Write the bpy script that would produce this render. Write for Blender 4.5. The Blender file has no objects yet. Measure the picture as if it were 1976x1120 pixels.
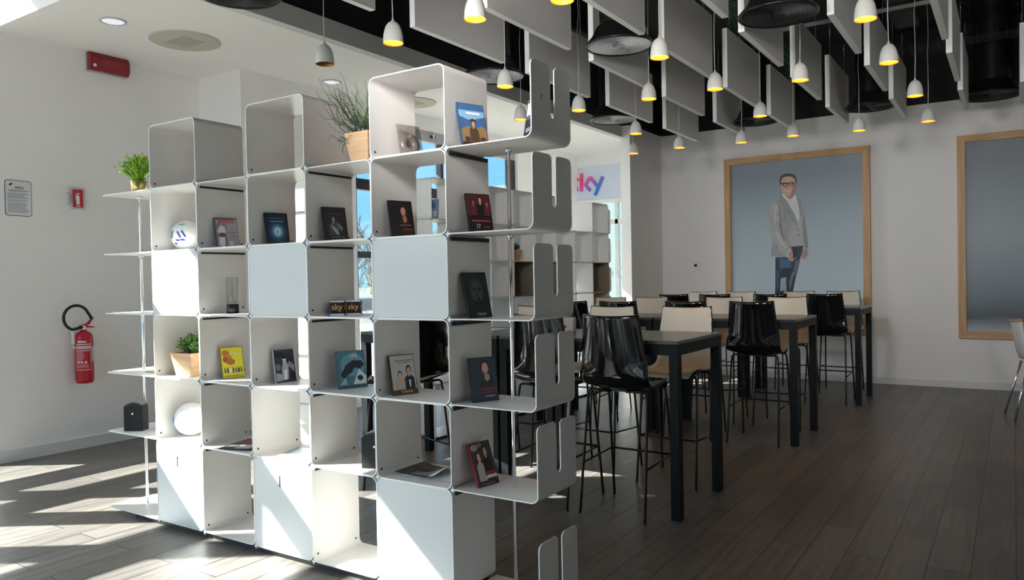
import bpy, bmesh, math, random
from mathutils import Vector, Matrix
random.seed(7)
S = bpy.context.scene
COL = S.collection

# ------------------------------------------------------------------ camera
def build_camera():
    yaw, pit, rol = .5815, -.0152, -.0184
    fw = Vector((-math.sin(yaw)*math.cos(pit), math.cos(yaw)*math.cos(pit), math.sin(pit)))
    r = Vector((math.cos(yaw), math.sin(yaw), 0)); u = r.cross(fw)
    r2 = r*math.cos(rol)+u*math.sin(rol); u2 = -r*math.sin(rol)+u*math.cos(rol)
    cam = bpy.data.objects.new('camera', bpy.data.cameras.new('camera')); COL.objects.link(cam)
    m = Matrix((( r2.x, u2.x, -fw.x, 0), (r2.y, u2.y, -fw.y, 0), (r2.z, u2.z, -fw.z, 1.5), (0, 0, 0, 1)))
    cam.matrix_world = m
    cam.data.sensor_width = 36; cam.data.lens = 36*1474.1/1976; cam.data.clip_end = 300
    S.camera = cam
build_camera()

# ------------------------------------------------------------------ light and exposure
S.view_settings.view_transform = 'Standard'; S.view_settings.look = 'None'
S.view_settings.gamma = 1; S.view_settings.use_curve_mapping = False
S.view_settings.exposure = 1.06
S.cycles.diffuse_bounces = 8; S.cycles.max_bounces = 16; S.cycles.transparent_max_bounces = 24
SUN_DIR = Vector((.672, .470, -.575))
sun = bpy.data.objects.new('sun', bpy.data.lights.new('sun', 'SUN')); COL.objects.link(sun)
sun.data.energy = 27; sun.data.angle = math.radians(.53); sun.data.color = (1, .95, .88)
sun.rotation_euler = SUN_DIR.to_track_quat('-Z', 'Y').to_euler(); sun.location = (-10, -6, 9)
SKY_GAIN = .86
HALO = (2.7, 2.55, 2.4)
w = bpy.data.worlds.new('sky'); S.world = w; w.use_nodes = True
nt = w.node_tree; nt.nodes.clear()
tc = nt.nodes.new('ShaderNodeTexCoord'); sp = nt.nodes.new('ShaderNodeSeparateXYZ')
cr = nt.nodes.new('ShaderNodeValToRGB'); bg = nt.nodes.new('ShaderNodeBackground'); ow = nt.nodes.new('ShaderNodeOutputWorld')
nz = nt.nodes.new('ShaderNodeTexNoise'); nz.inputs['Scale'].default_value = 2.2; nz.inputs['Detail'].default_value = 6
mp = nt.nodes.new('ShaderNodeMapping'); mp.inputs['Scale'].default_value = (1, 1, 4)
c2 = nt.nodes.new('ShaderNodeValToRGB'); mx = nt.nodes.new('ShaderNodeMix'); mx.data_type = 'RGBA'
cr.color_ramp.elements[0].position = 0.0; cr.color_ramp.elements[0].color = (.30, .66, .95, 1)
cr.color_ramp.elements[1].position = 1.0; cr.color_ramp.elements[1].color = (.18, .42, .85, 1)
e = cr.color_ramp.elements.new(.16); e.color = (.16, .52, .96, 1)
c2.color_ramp.elements[0].position = .56; c2.color_ramp.elements[0].color = (0, 0, 0, 1)
c2.color_ramp.elements[1].position = .8; c2.color_ramp.elements[1].color = (.7, .7, .7, 1)
L = nt.links.new
L(tc.outputs['Generated'], sp.inputs[0]); L(sp.outputs['Z'], cr.inputs[0])
L(tc.outputs['Generated'], mp.inputs[0]); L(mp.outputs[0], nz.inputs[0]); L(nz.outputs[0], c2.inputs[0])
L(c2.outputs[0], mx.inputs[0]); L(cr.outputs[0], mx.inputs[6]); mx.inputs[7].default_value = (.8, .88, .95, 1)
# brighter, whiter sky around the sun, as on a hazy morning
dv = nt.nodes.new('ShaderNodeVectorMath'); dv.operation = 'DOT_PRODUCT'; dv.inputs[1].default_value = (-SUN_DIR.normalized())[:]
L(tc.outputs['Generated'], dv.inputs[0])
mxx = nt.nodes.new('ShaderNodeMath'); mxx.operation = 'MAXIMUM'; mxx.inputs[1].default_value = 0; L(dv.outputs['Value'], mxx.inputs[0])
pw = nt.nodes.new('ShaderNodeMath'); pw.operation = 'POWER'; pw.inputs[1].default_value = 2.4; L(mxx.outputs[0], pw.inputs[0])
hs = nt.nodes.new('ShaderNodeVectorMath'); hs.operation = 'SCALE'; hs.inputs[0].default_value = HALO; L(pw.outputs[0], hs.inputs['Scale'])
sa = nt.nodes.new('ShaderNodeVectorMath'); sa.operation = 'ADD'; L(mx.outputs[2], sa.inputs[0]); L(hs.outputs[0], sa.inputs[1])
L(sa.outputs[0], bg.inputs[0]); bg.inputs[1].default_value = SKY_GAIN; L(bg.outputs[0], ow.inputs[0])

# ------------------------------------------------------------------ materials
MATS = {}
def mat(name, rgb, rough=.5, metal=0, noise=.06, nscale=8, bump=0, bscale=60, emit=None, estr=0, trans=0, alpha=1, spec=.5, coat=0, ior=1.45):
    if name in MATS: return MATS[name]
    m = bpy.data.materials.new(name); m.use_nodes = True; t = m.node_tree; b = t.nodes['Principled BSDF']
    b.inputs['Roughness'].default_value = rough; b.inputs['Metallic'].default_value = metal
    b.inputs['Specular IOR Level'].default_value = spec; b.inputs['IOR'].default_value = ior
    b.inputs['Coat Weight'].default_value = coat
    tcn = t.nodes.new('ShaderNodeTexCoord')
    n = t.nodes.new('ShaderNodeTexNoise'); n.inputs['Scale'].default_value = nscale; n.inputs['Detail'].default_value = 3
    t.links.new(tcn.outputs['Object'], n.inputs[0])
    r = t.nodes.new('ShaderNodeValToRGB')
    lo = [max(0, c*(1-noise)) for c in rgb]; hi = [min(1, c*(1+noise)) for c in rgb]
    r.color_ramp.elements[0].position = .3; r.color_ramp.elements[1].position = .7
    r.color_ramp.elements[0].color = (*lo, 1); r.color_ramp.elements[1].color = (*hi, 1)
    t.links.new(n.outputs[0], r.inputs[0]); t.links.new(r.outputs[0], b.inputs['Base Color'])
    if bump:
        n2 = t.nodes.new('ShaderNodeTexNoise'); n2.inputs['Scale'].default_value = bscale
        t.links.new(tcn.outputs['Object'], n2.inputs[0])
        bp = t.nodes.new('ShaderNodeBump'); bp.inputs['Strength'].default_value = bump; bp.inputs['Distance'].default_value = .01
        t.links.new(n2.outputs[0], bp.inputs['Height']); t.links.new(bp.outputs[0], b.inputs['Normal'])
    if emit: b.inputs['Emission Color'].default_value = (*emit, 1); b.inputs['Emission Strength'].default_value = estr
    if trans: b.inputs['Transmission Weight'].default_value = trans
    b.inputs['Alpha'].default_value = alpha
    MATS[name] = m; return m

def srgb(r, g, b):
    f = lambda c: (c/255/12.92) if c/255 <= .04045 else ((c/255+.055)/1.055)**2.4
    return (f(r), f(g), f(b))

def glass_mat(name, tint=(.92, .97, .96), refl=.08):
    if name in MATS: return MATS[name]
    m = bpy.data.materials.new(name); m.use_nodes = True; t = m.node_tree
    b = t.nodes['Principled BSDF']; t.nodes.remove(b)
    o = t.nodes['Material Output']; tr = t.nodes.new('ShaderNodeBsdfTransparent'); tr.inputs[0].default_value = (*tint, 1)
    g = t.nodes.new('ShaderNodeBsdfGlossy'); g.inputs['Roughness'].default_value = .02
    lw = t.nodes.new('ShaderNodeLayerWeight'); lw.inputs[0].default_value = .3
    ma = t.nodes.new('ShaderNodeMath'); ma.operation = 'MULTIPLY_ADD'; ma.inputs[1].default_value = .35; ma.inputs[2].default_value = refl*.4
    t.links.new(lw.outputs['Fresnel'], ma.inputs[0])
    mixn = t.nodes.new('ShaderNodeMixShader'); t.links.new(ma.outputs[0], mixn.inputs[0])
    t.links.new(tr.outputs[0], mixn.inputs[1]); t.links.new(g.outputs[0], mixn.inputs[2]); t.links.new(mixn.outputs[0], o.inputs[0])
    MATS[name] = m; return m

def floor_mat():
    m = bpy.data.materials.new('wood_plank_tile'); m.use_nodes = True; t = m.node_tree; b = t.nodes['Principled BSDF']; N = t.nodes.new
    tcn = N('ShaderNodeTexCoord'); sx = N('ShaderNodeSeparateXYZ'); cx = N('ShaderNodeCombineXYZ')
    t.links.new(tcn.outputs['Object'], sx.inputs[0]); t.links.new(sx.outputs['Y'], cx.inputs['X']); t.links.new(sx.outputs['X'], cx.inputs['Y'])
    br = N('ShaderNodeTexBrick'); t.links.new(cx.outputs[0], br.inputs['Vector'])
    br.inputs['Scale'].default_value = 1; br.inputs['Brick Width'].default_value = 1.2; br.inputs['Row Height'].default_value = .19
    br.inputs['Mortar Size'].default_value = .0032; br.inputs['Mortar Smooth'].default_value = .2; br.offset = .37; br.offset_frequency = 2
    br.inputs['Color1'].default_value = (0, 0, 0, 1); br.inputs['Color2'].default_value = (1, 1, 1, 1); br.inputs['Mortar'].default_value = (.5, .5, .5, 1)
    gm = N('ShaderNodeMapping'); gm.inputs['Scale'].default_value = (28, 1.6, 1); t.links.new(tcn.outputs['Object'], gm.inputs[0])
    va = N('ShaderNodeVectorMath'); va.operation = 'ADD'; sc = N('ShaderNodeVectorMath'); sc.operation = 'SCALE'; sc.inputs['Scale'].default_value = 9
    t.links.new(br.outputs['Color'], sc.inputs[0]); t.links.new(gm.outputs[0], va.inputs[0]); t.links.new(sc.outputs[0], va.inputs[1])
    g = N('ShaderNodeTexNoise'); g.inputs['Scale'].default_value = 1; g.inputs['Detail'].default_value = 7; g.inputs['Roughness'].default_value = .62; g.inputs['Distortion'].default_value = .6
    t.links.new(va.outputs[0], g.inputs[0])
    r = N('ShaderNodeValToRGB'); el = r.color_ramp.elements
    el[0].position = .28; el[0].color = (.095, .083, .076, 1); el[1].position = .74; el[1].color = (.235, .212, .197, 1)
    t.links.new(g.outputs[0], r.inputs[0])
    lr = N('ShaderNodeTexNoise'); lr.inputs['Scale'].default_value = 1.3; lr.inputs['Detail'].default_value = 3; t.links.new(tcn.outputs['Object'], lr.inputs[0])
    mm = N('ShaderNodeMath'); mm.operation = 'MULTIPLY_ADD'; mm.inputs[1].default_value = .34; t.links.new(br.outputs['Color'], mm.inputs[0])
    m3 = N('ShaderNodeMath'); m3.operation = 'MULTIPLY_ADD'; m3.inputs[1].default_value = .7; m3.inputs[2].default_value = .48
    t.links.new(lr.outputs[0], m3.inputs[0]); t.links.new(m3.outputs[0], mm.inputs[2])
    vm = N('ShaderNodeVectorMath'); vm.operation = 'SCALE'; t.links.new(r.outputs[0], vm.inputs[0]); t.links.new(mm.outputs[0], vm.inputs['Scale'])
    mi = N('ShaderNodeMix'); mi.data_type = 'RGBA'; t.links.new(br.outputs['Fac'], mi.inputs[0]); t.links.new(vm.outputs[0], mi.inputs[6]); mi.inputs[7].default_value = (.03, .027, .025, 1)
    t.links.new(mi.outputs[2], b.inputs['Base Color'])
    rr = N('ShaderNodeMapRange'); rr.inputs['To Min'].default_value = .26; rr.inputs['To Max'].default_value = .46; t.links.new(g.outputs[0], rr.inputs[0]); t.links.new(rr.outputs[0], b.inputs['Roughness'])
    hh = N('ShaderNodeMath'); hh.operation = 'MULTIPLY_ADD'; hh.inputs[1].default_value = -3; t.links.new(br.outputs['Fac'], hh.inputs[0]); t.links.new(g.outputs[0], hh.inputs[2])
    bp = N('ShaderNodeBump'); bp.inputs['Strength'].default_value = .25; bp.inputs['Distance'].default_value = .003
    t.links.new(hh.outputs[0], bp.inputs['Height']); t.links.new(bp.outputs[0], b.inputs['Normal'])
    b.inputs['Specular IOR Level'].default_value = .45
    return m

def wood_mat(name, c1, c2, axis=2, rough=.45):
    if name in MATS: return MATS[name]
    m = bpy.data.materials.new(name); m.use_nodes = True; t = m.node_tree; b = t.nodes['Principled BSDF']; N = t.nodes.new
    tcn = N('ShaderNodeTexCoord'); mp_ = N('ShaderNodeMapping'); s = [40, 40, 40]; s[axis] = 2; mp_.inputs['Scale'].default_value = s
    n = N('ShaderNodeTexNoise'); n.inputs['Scale'].default_value = 1; n.inputs['Detail'].default_value = 5; r = N('ShaderNodeValToRGB')
    r.color_ramp.elements[0].position = .3; r.color_ramp.elements[0].color = (*c1, 1); r.color_ramp.elements[1].position = .7; r.color_ramp.elements[1].color = (*c2, 1)
    t.links.new(tcn.outputs['Object'], mp_.inputs[0]); t.links.new(mp_.outputs[0], n.inputs[0]); t.links.new(n.outputs[0], r.inputs[0]); t.links.new(r.outputs[0], b.inputs['Base Color'])
    b.inputs['Roughness'].default_value = rough; MATS[name] = m; return m

def grille_mat(name, rgb, rough=.45):
    m = bpy.data.materials.new(name); m.use_nodes = True; t = m.node_tree; b = t.nodes['Principled BSDF']; N = t.nodes.new
    tcn = N('ShaderNodeTexCoord'); w1 = N('ShaderNodeTexWave'); w1.wave_type = 'RINGS'; w1.rings_direction = 'Z'; w1.inputs['Scale'].default_value = 18
    t.links.new(tcn.outputs['Object'], w1.inputs[0]); r = N('ShaderNodeValToRGB')
    r.color_ramp.elements[0].color = (*[c*.45 for c in rgb], 1); r.color_ramp.elements[1].color = (*rgb, 1)
    t.links.new(w1.outputs[0], r.inputs[0]); t.links.new(r.outputs[0], b.inputs['Base Color'])
    bp = N('ShaderNodeBump'); bp.inputs['Strength'].default_value = .5; bp.inputs['Distance'].default_value = .004
    t.links.new(w1.outputs[0], bp.inputs['Height']); t.links.new(bp.outputs[0], b.inputs['Normal']); b.inputs['Roughness'].default_value = rough
    return m

M_WALL = mat('white_plaster', (.875, .85, .84), .85, noise=.015, nscale=2, bump=.05, bscale=180)
M_CEIL = mat('ceiling_plaster', (.89, .87, .855), .85, noise=.01, nscale=2)
M_BULK = mat('grey_fascia_paint', (.66, .66, .645), .8, noise=.02)
M_BLACK = mat('black_ceiling_paint', (.010, .011, .014), .75, noise=.2)
M_SHELF = mat('white_powder_coat', (.82, .80, .785), .38, noise=.012, nscale=5)
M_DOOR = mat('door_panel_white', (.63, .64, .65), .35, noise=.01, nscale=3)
def translucent_white():
    m = bpy.data.materials.new('opal_panel'); m.use_nodes = True; t = m.node_tree; b = t.nodes['Principled BSDF']; o = t.nodes['Material Output']
    tcn = t.nodes.new('ShaderNodeTexCoord'); n = t.nodes.new('ShaderNodeTexNoise'); n.inputs['Scale'].default_value = 3; r = t.nodes.new('ShaderNodeValToRGB')
    r.color_ramp.elements[0].color = (.80, .81, .81, 1); r.color_ramp.elements[1].color = (.84, .85, .85, 1)
    t.links.new(tcn.outputs['Object'], n.inputs[0]); t.links.new(n.outputs[0], r.inputs[0]); t.links.new(r.outputs[0], b.inputs['Base Color']); b.inputs['Roughness'].default_value = .4
    tr = t.nodes.new('ShaderNodeBsdfTranslucent'); tr.inputs[0].default_value = (.85, .88, .90, 1)
    mx_ = t.nodes.new('ShaderNodeMixShader'); mx_.inputs[0].default_value = .5; t.links.new(b.outputs[0], mx_.inputs[1]); t.links.new(tr.outputs[0], mx_.inputs[2]); t.links.new(mx_.outputs[0], o.inputs[0])
    return m
M_OPAL = translucent_white()
M_TAUPE = mat('taupe_cell', (.32, .28, .22), .4, noise=.02)
M_CREAMP = mat('cream_cell', (.72, .66, .52), .4, noise=.02)
M_CHROME = mat('chrome', (.8, .8, .82), .12, 1, noise=.01)
M_DARK = mat('dark_slot', (.02, .02, .022), .6)
M_GASKET = mat('black_gasket', (.018, .018, .018), .5)
M_TBL = mat('graphite_laminate', (.055, .055, .055), .22, noise=.05, nscale=30)
M_TLEG = mat('black_blue_steel', (.006, .0085, .010), .5, noise=.1, spec=.25)
M_STOOLB = mat('black_gloss_plastic', (.004, .004, .005), .07, noise=.05, coat=.3)
M_STOOLC = mat('cream_plastic', (.68, .61, .50), .42, noise=.02)
M_ROD = mat('black_rod', (.012, .012, .013), .3, .4)
M_BAF = mat('acoustic_felt', (.72, .70, .68), .95, noise=.03, nscale=40, bump=.1, bscale=300)
M_EDGE = mat('white_edge_band', (.95, .94, .92), .6, noise=.01)
M_SHADE = mat('pendant_white', (.72, .70, .66), .45, noise=.02)
M_GOLD = mat('pendant_gold_lining', (1.0, .62, .12), .42, .4, noise=.03, nscale=30)
M_COPPER = mat('pendant_copper_lining', (.42, .16, .05), .4, .7, noise=.03)
M_BULB = mat('bulb_warm', (1, .8, .5), .4, emit=(1, .60, .18), estr=36)
M_CORD = mat('white_cord', (.62, .61, .58), .6)
M_HOOD = mat('black_metal_hood', (.012, .012, .013), .28, .1, noise=.1)
M_OAK = wood_mat('oak', (.48, .26, .11), (.66, .39, .19), 0)
M_OAKV = wood_mat('oak_vertical', (.48, .26, .11), (.66, .39, .19), 2)
M_POTW = wood_mat('light_wood_pot', (.50, .30, .16), (.66, .43, .25), 0, .5)
M_FRAME = mat('anthracite_aluminium', (.035, .037, .04), .4, .2)
M_ALU = mat('grey_aluminium', (.42, .42, .45), .4, .3)
M_BASE = mat('white_baseboard', (.72, .72, .70), .5, noise=.01)
M_GLASS = glass_mat('window_glass')

# ------------------------------------------------------------------ mesh helpers
class MB:
    def __init__(s): s.v = []; s.f = []; s.m = []; s.sm = []; s.mats = []
    def mi(s, m):
        if m not in s.mats: s.mats.append(m)
        return s.mats.index(m)
    def add(s, vs, fs, m, smooth=False):
        o = len(s.v); s.v += [tuple(p) for p in vs]; k = s.mi(m)
        for f in fs: s.f.append(tuple(i+o for i in f)); s.m.append(k); s.sm.append(smooth)
        return s
    def box(s, a, b, m):
        x0, y0, z0 = a; x1, y1, z1 = b
        if x0 > x1: x0, x1 = x1, x0
        if y0 > y1: y0, y1 = y1, y0
        if z0 > z1: z0, z1 = z1, z0
        return s.add([(x0, y0, z0), (x1, y0, z0), (x1, y1, z0), (x0, y1, z0), (x0, y0, z1), (x1, y0, z1), (x1, y1, z1), (x0, y1, z1)],
                     [(0, 3, 2, 1), (4, 5, 6, 7), (0, 1, 5, 4), (1, 2, 6, 5), (2, 3, 7, 6), (3, 0, 4, 7)], m)
    def tube(s, pts, r, m, n=8, caps=True):
        pts = [Vector(p) for p in pts]; rs = r if isinstance(r, (list, tuple)) else [r]*len(pts); vs = []; prev = None
        for i, p in enumerate(pts):
            d = (pts[min(i+1, len(pts)-1)]-pts[max(i-1, 0)]).normalized()
            if prev is None:
                a = d.orthogonal().normalized()
            else:
                a = (prev-d*prev.dot(d)); a = a.normalized() if a.length > 1e-6 else d.orthogonal().normalized()
            prev = a; b = d.cross(a)
            vs += [p+(a*math.cos(2*math.pi*k/n)+b*math.sin(2*math.pi*k/n))*rs[i] for k in range(n)]
        fs = [(i*n+k, i*n+(k+1) % n, (i+1)*n+(k+1) % n, (i+1)*n+k) for i in range(len(pts)-1) for k in range(n)]
        if caps: fs += [tuple(range(n))[::-1], tuple((len(pts)-1)*n+k for k in range(n))]
        return s.add(vs, fs, m, True)
    def lathe(s, prof, m, c=(0, 0, 0), n=28, cap0=False, cap1=False):
        vs = [(c[0]+r*math.cos(2*math.pi*k/n), c[1]+r*math.sin(2*math.pi*k/n), c[2]+z) for r, z in prof for k in range(n)]
        fs = [(i*n+k, i*n+(k+1) % n, (i+1)*n+(k+1) % n, (i+1)*n+k) for i in range(len(prof)-1) for k in range(n)]
        if cap0: fs.append(tuple(range(n))[::-1])
        if cap1: fs.append(tuple((len(prof)-1)*n+k for k in range(n)))
        return s.add(vs, fs, m, True)
    def prism(s, poly, h0, h1, m, plane='xz'):
        # poly in 2D extruded along the third axis
        f = {'xz': lambda a, b, h: (a, h, b), 'xy': lambda a, b, h: (a, b, h), 'yz': lambda a, b, h: (h, a, b)}[plane]
        n = len(poly); vs = [f(a, b, h0) for a, b in poly]+[f(a, b, h1) for a, b in poly]
        fs = [tuple(range(n)), tuple(range(2*n-1, n-1, -1))]+[(i, i+n, (i+1) % n+n, (i+1) % n) for i in range(n)]
        return s.add(vs, fs, m)
    def ell(s, c, r, m, n=16, k=10):
        vs = []; 
        for i in range(k+1):
            th = math.pi*i/k
            for j in range(n): vs.append((c[0]+r[0]*math.sin(th)*math.cos(2*math.pi*j/n), c[1]+r[1]*math.sin(th)*math.sin(2*math.pi*j/n), c[2]+r[2]*math.cos(th)))
        fs = [(i*n+j, (i+1)*n+j, (i+1)*n+(j+1) % n, i*n+(j+1) % n) for i in range(k) for j in range(n)]
        return s.add(vs, fs, m, True)
    def build(s, name, parent=None, loc=None, rot=None, fix=True):
        me = bpy.data.meshes.new(name); me.from_pydata(s.v, [], s.f)
        for m in s.mats: me.materials.append(m)
        me.polygons.foreach_set('material_index', s.m); me.polygons.foreach_set('use_smooth', s.sm)
        if fix:
            bm = bmesh.new(); bm.from_mesh(me); bmesh.ops.remove_doubles(bm, verts=bm.verts, dist=1e-6)
            bmesh.ops.recalc_face_normals(bm, faces=bm.faces); bm.to_mesh(me); bm.free()
        me.update()
        o = bpy.data.objects.new(name, me); COL.objects.link(o)
        if parent: o.parent = parent
        if loc: o.location = loc
        if rot: o.rotation_euler = rot
        return o

def bevel(o, w_, seg=2):
    md = o.modifiers.new('bevel', 'BEVEL'); md.width = w_; md.segments = seg; md.limit_method = 'ANGLE'; return o
def tag(o, label, cat, group=None, kind=None):
    o['label'] = label; o['category'] = cat
    if group: o['group'] = group
    if kind: o['kind'] = kind
    return o
def thing(name, label, cat, loc=(0, 0, 0), rz=0, group=None):
    o = bpy.data.objects.new(name, None); COL.objects.link(o); o.empty_display_size = .1
    o.location = loc; o.rotation_euler = (0, 0, rz); return tag(o, label, cat, group)
def struct(name, mb, parent=None):
    o = mb.build(name, parent)
    if not parent: o['kind'] = 'structure'
    return o
def dup(root, loc=None, rz=None, label=None, group=None):
    def cp(o, par):
        c = o.copy(); COL.objects.link(c)
        if par: c.parent = par
        for ch in list(o.children): cp(ch, c)
        return c
    r = cp(root, None)
    if loc is not None: r.location = loc
    if rz is not None: r.rotation_euler = (0, 0, rz)
    if label: r['label'] = label
    if group: r['group'] = group
    return r

# ================================================================== THE SETTING
struct('floor', MB().box((-7.34, -3.6, -.06), (3.6, 12.3, 0), floor_mat()))
LX = -7.22
# left wall, its recess, the wall that carries the big window
struct('wall_left', MB().box((-7.5, 2.90, 0), (LX, 5.0, 3.68), M_WALL))
struct('wall_recess', MB().box((-7.5, 5.0, 0), (-6.53, 5.2, 3.68), M_WALL))
wl = MB().box((-6.75, 5.2, 0), (-6.53, 6.60, 3.68), M_WALL).box((-6.75, 6.60, 3.50), (-6.53, 10.16, 3.68), M_WALL).box((-6.75, 10.16, 0), (-6.53, 12.3, 3.68), M_WALL)
struct('wall_window_side', wl)
bb = MB().box((LX, 2.90, 0), (LX+.015, 5.0, .10), M_BASE); struct('baseboard_left', bb)
struct('baseboard_recess', MB().box((LX, 4.985, 0), (-6.53, 5.0, .10), M_BASE).box((-6.53, 4.985, 0), (-6.515, 6.6, .10), M_BASE))
struct('wall_back', MB().box((-4.72, 11.24, 0), (3.6, 11.5, 3.66), M_WALL))
struct('trim_back_top', MB().box((-4.72, 11.2401, 3.66), (3.6, 11.5, 4.7), M_BLACK))
struct('wall_pier', MB().box((-4.72, 10.08, 0), (-4.57, 11.24, 3.66), M_WALL).box((-4.72, 11.24, 0), (-4.571, 12.3, 3.68), M_WALL))
struct('baseboard_back', MB().box((-4.57, 11.225, 0), (3.5, 11.24, .085), M_BASE).box((-4.57, 10.08, 0), (-4.555, 11.24, .085), M_BASE))
M_GREYW = mat('grey_wall_paint', (.62, .61, .60), .8, noise=.02)
struct('wall_right', MB().box((3.5, -3.6, 0), (3.75, 11.5, 4.7), M_GREYW))
# low ceiling on the left, its edge facing the lobby, the lobby roof, the black service ceiling
struct('ceiling', MB().box((-7.5, 3.02, 3.68), (-4.76, 12.4, 3.86), M_CEIL).box((-7.5, 3.02, 3.86), (-4.76, 3.2, 4.7), M_CEIL))
struct('ceiling_lobby', MB().box((-7.5, -3.6, 4.62), (-4.70, 3.02, 4.75), M_CEIL))
struct('ceiling_service', MB().box((-4.70, -3.6, 4.62), (3.75, 11.5, 4.75), M_BLACK))
struct('trim_bulkhead', MB().box((-4.78, 2.2, 3.50), (-4.686, 10.08, 3.66), M_BULK).box((-4.78, 10.08, 3.50), (-4.72, 12.2, 3.68), M_BULK))
struct('wall_above_bulkhead', MB().box((-4.78, 2.2, 3.66), (-4.70, 10.08, 4.62), M_BLACK).box((-4.72, 10.08, 3.66), (-4.58, 11.24, 4.62), M_BLACK))
# window in the wall on the left side, beyond the shelves
wf = MB()
X0, X1 = -6.66, -6.58
for z0, z1 in ((3.36, 3.50), (2.61, 2.74), (1.78, 1.86), (0, .10)): wf.box((X0, 6.60, z0), (X1, 10.16, z1), M_ALU if z0 > 3 else M_FRAME)
for y0, y1 in ((6.60, 6.66), (8.28, 8.34), (10.0, 10.16)): wf.box((X0, y0, 0), (X1, y1, 3.36), M_FRAME)
win1 = struct('window_1', wf)
MB().box((-6.625, 6.60, .08), (-6.615, 10.1, 3.38), M_GLASS).build('pane', win1)
MB().box((-6.57, 8.06, 3.42), (-6.545, 8.14, 3.45), M_FRAME).lathe([(.0, 0), (.02, 0), (.02, .04), (0, .04)], M_CHROME, (-6.555, 8.1, 3.42), 12).build('handle', win1)
# lobby glazing on the left and behind the camera
def glazing(name, along, fixed, spans, bars, top, a0, a1):
    f = MB(); d = .14
    for z0, z1 in bars:
        if along == 'y': f.box((fixed-d, a0, z0), (fixed, a1, z1), M_FRAME)
        else: f.box((a0, fixed-d, z0), (a1, fixed, z1), M_FRAME)
    for s0, s1 in spans:
        if along == 'y': f.box((fixed-d, s0, 0), (fixed, s1, top), M_FRAME)
        else: f.box((s0, fixed-d, 0), (s1, fixed, top), M_FRAME)
    o = struct(name, f)
    g = MB()
    if along == 'y': g.box((fixed-d/2-.005, a0, 0), (fixed-d/2+.005, a1, top), M_GLASS)
    else: g.box((a0, fixed-d/2-.005, 0), (a1, fixed-d/2+.005, top), M_GLASS)
    g.build('pane', o); return o
BARS = [(0, .06), (.70, .93), (1.27, 1.50), (2.49, 2.79), (3.62, 3.77), (4.55, 4.62)]
glazing('window_2', 'y', LX, [(1.61, 1.81), (.88, 1.13), (.08, .32), (-1.35, -1.12), (-2.3, -2.1)], BARS, 4.62, -3.6, 2.90)
glazing('window_3', 'x', -3.5, [(x, x+.08) for x in (-7.22, -5.7, -4.2, -2.78, -1.38)], [(0, .08), (2.5, 2.6), (4.5, 4.62)], 4.62, -7.22, -1.3)
struct('wall_rear', MB().box((-1.3, -3.64, 0), (3.5, -3.5, 4.62), M_GREYW))
# entrance at the far left: white frame, transom panel with the shop sign, glass leaves
en = MB(); M_WF = mat('white_door_frame', (.80, .80, .80), .4, noise=.01)
en.box((-6.53, 12.15, 3.46), (-4.72, 12.3, 3.68), M_WF).box((-6.53, 12.12, 2.80), (-4.72, 12.2, 2.86), M_WF)
for x in (-6.53, -5.80, -5.62, -4.78): en.box((x, 12.12, 0), (x+.06, 12.2, 2.80), M_WF)
en.box((-6.53, 12.12, 0), (-4.72, 12.2, .08), M_WF).box((-6.53, 12.12, 2.42), (-4.72, 12.2, 2.50), M_WF)
door = struct('door_1', en)
MB().box((-6.50, 12.15, .08), (-4.75, 12.16, 2.80), glass_mat('door_glass', (.80, .92, .90), .2)).build('pane', door)
MB().box((-6.53, 12.14, 2.86), (-4.72, 12.2, 3.46), mat('frosted_transom', (.62, .68, .80), .15, noise=.03, nscale=3, coat=.5)).build('transom_panel', door)
for hx in (-5.93, -5.70):
    hm = MB(); pts = [(hx+.085*math.cos(a), 12.10, 1.56+.085*math.sin(a)) for a in [i*math.pi/10 for i in range(21)]]
    hm.tube(pts, .014, M_WF, 8); hm.build('handle', door)

# unseen spotlights added behind the photographer to brighten the portrait wall
def spotlight(label, x, y, z, tx, ty, tz, watt):
    T = bpy.data.objects.new('added_spotlight', None); COL.objects.link(T); tag(T, label, 'spotlight', 'added wall-brightening spotlights'); T.location = (x, y, z)
    d = (Vector((tx, ty, tz))-Vector((x, y, z))).normalized(); q = d.to_track_quat('-Z', 'Y')
    b = MB().lathe([(.06, -.10), (.065, -.10), (.065, .06), (.03, .09), (0, .09)], M_HOOD, n=24).build('housing', T); b.rotation_euler = q.to_euler()
    MB().tube([(0, 0, .05), (0, 0, 4.62-z)], .008, M_HOOD, 8).build('stem', T)
    l = bpy.data.lights.new('lamp', 'SPOT'); l.energy = watt; l.spot_size = math.radians(62); l.spot_blend = .9; l.shadow_soft_size = .30; l.color = (1, .97, .94)
    lo = bpy.data.objects.new('lamp', l); COL.objects.link(lo); lo.parent = T; lo.rotation_euler = q.to_euler(); lo.location = d*.1
for i, (x_, tx) in enumerate(((-1.9, -3.4), (-.4, -1.3), (.9, .6))):
    spotlight('black added fill spotlight above the photographer, %s from the left' % ['first', 'second', 'third'][i], x_, 1.2, 2.75, tx, 11.2, 2.2, (165, 118, 95)[i])

# ---- outside, seen through the window
M_PAVE = mat('pale_paving', (.16, .143, .128), .9, noise=.15, nscale=1.5)
struct('ground_outside', MB().box((-90, -50, -.25), (-7.34, 90, -.20), M_PAVE).box((-7.34, 12.3, -.25), (40, 90, -.20), M_PAVE).box((-7.34, -50, -.25), (40, -3.64, -.20), M_PAVE))

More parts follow.
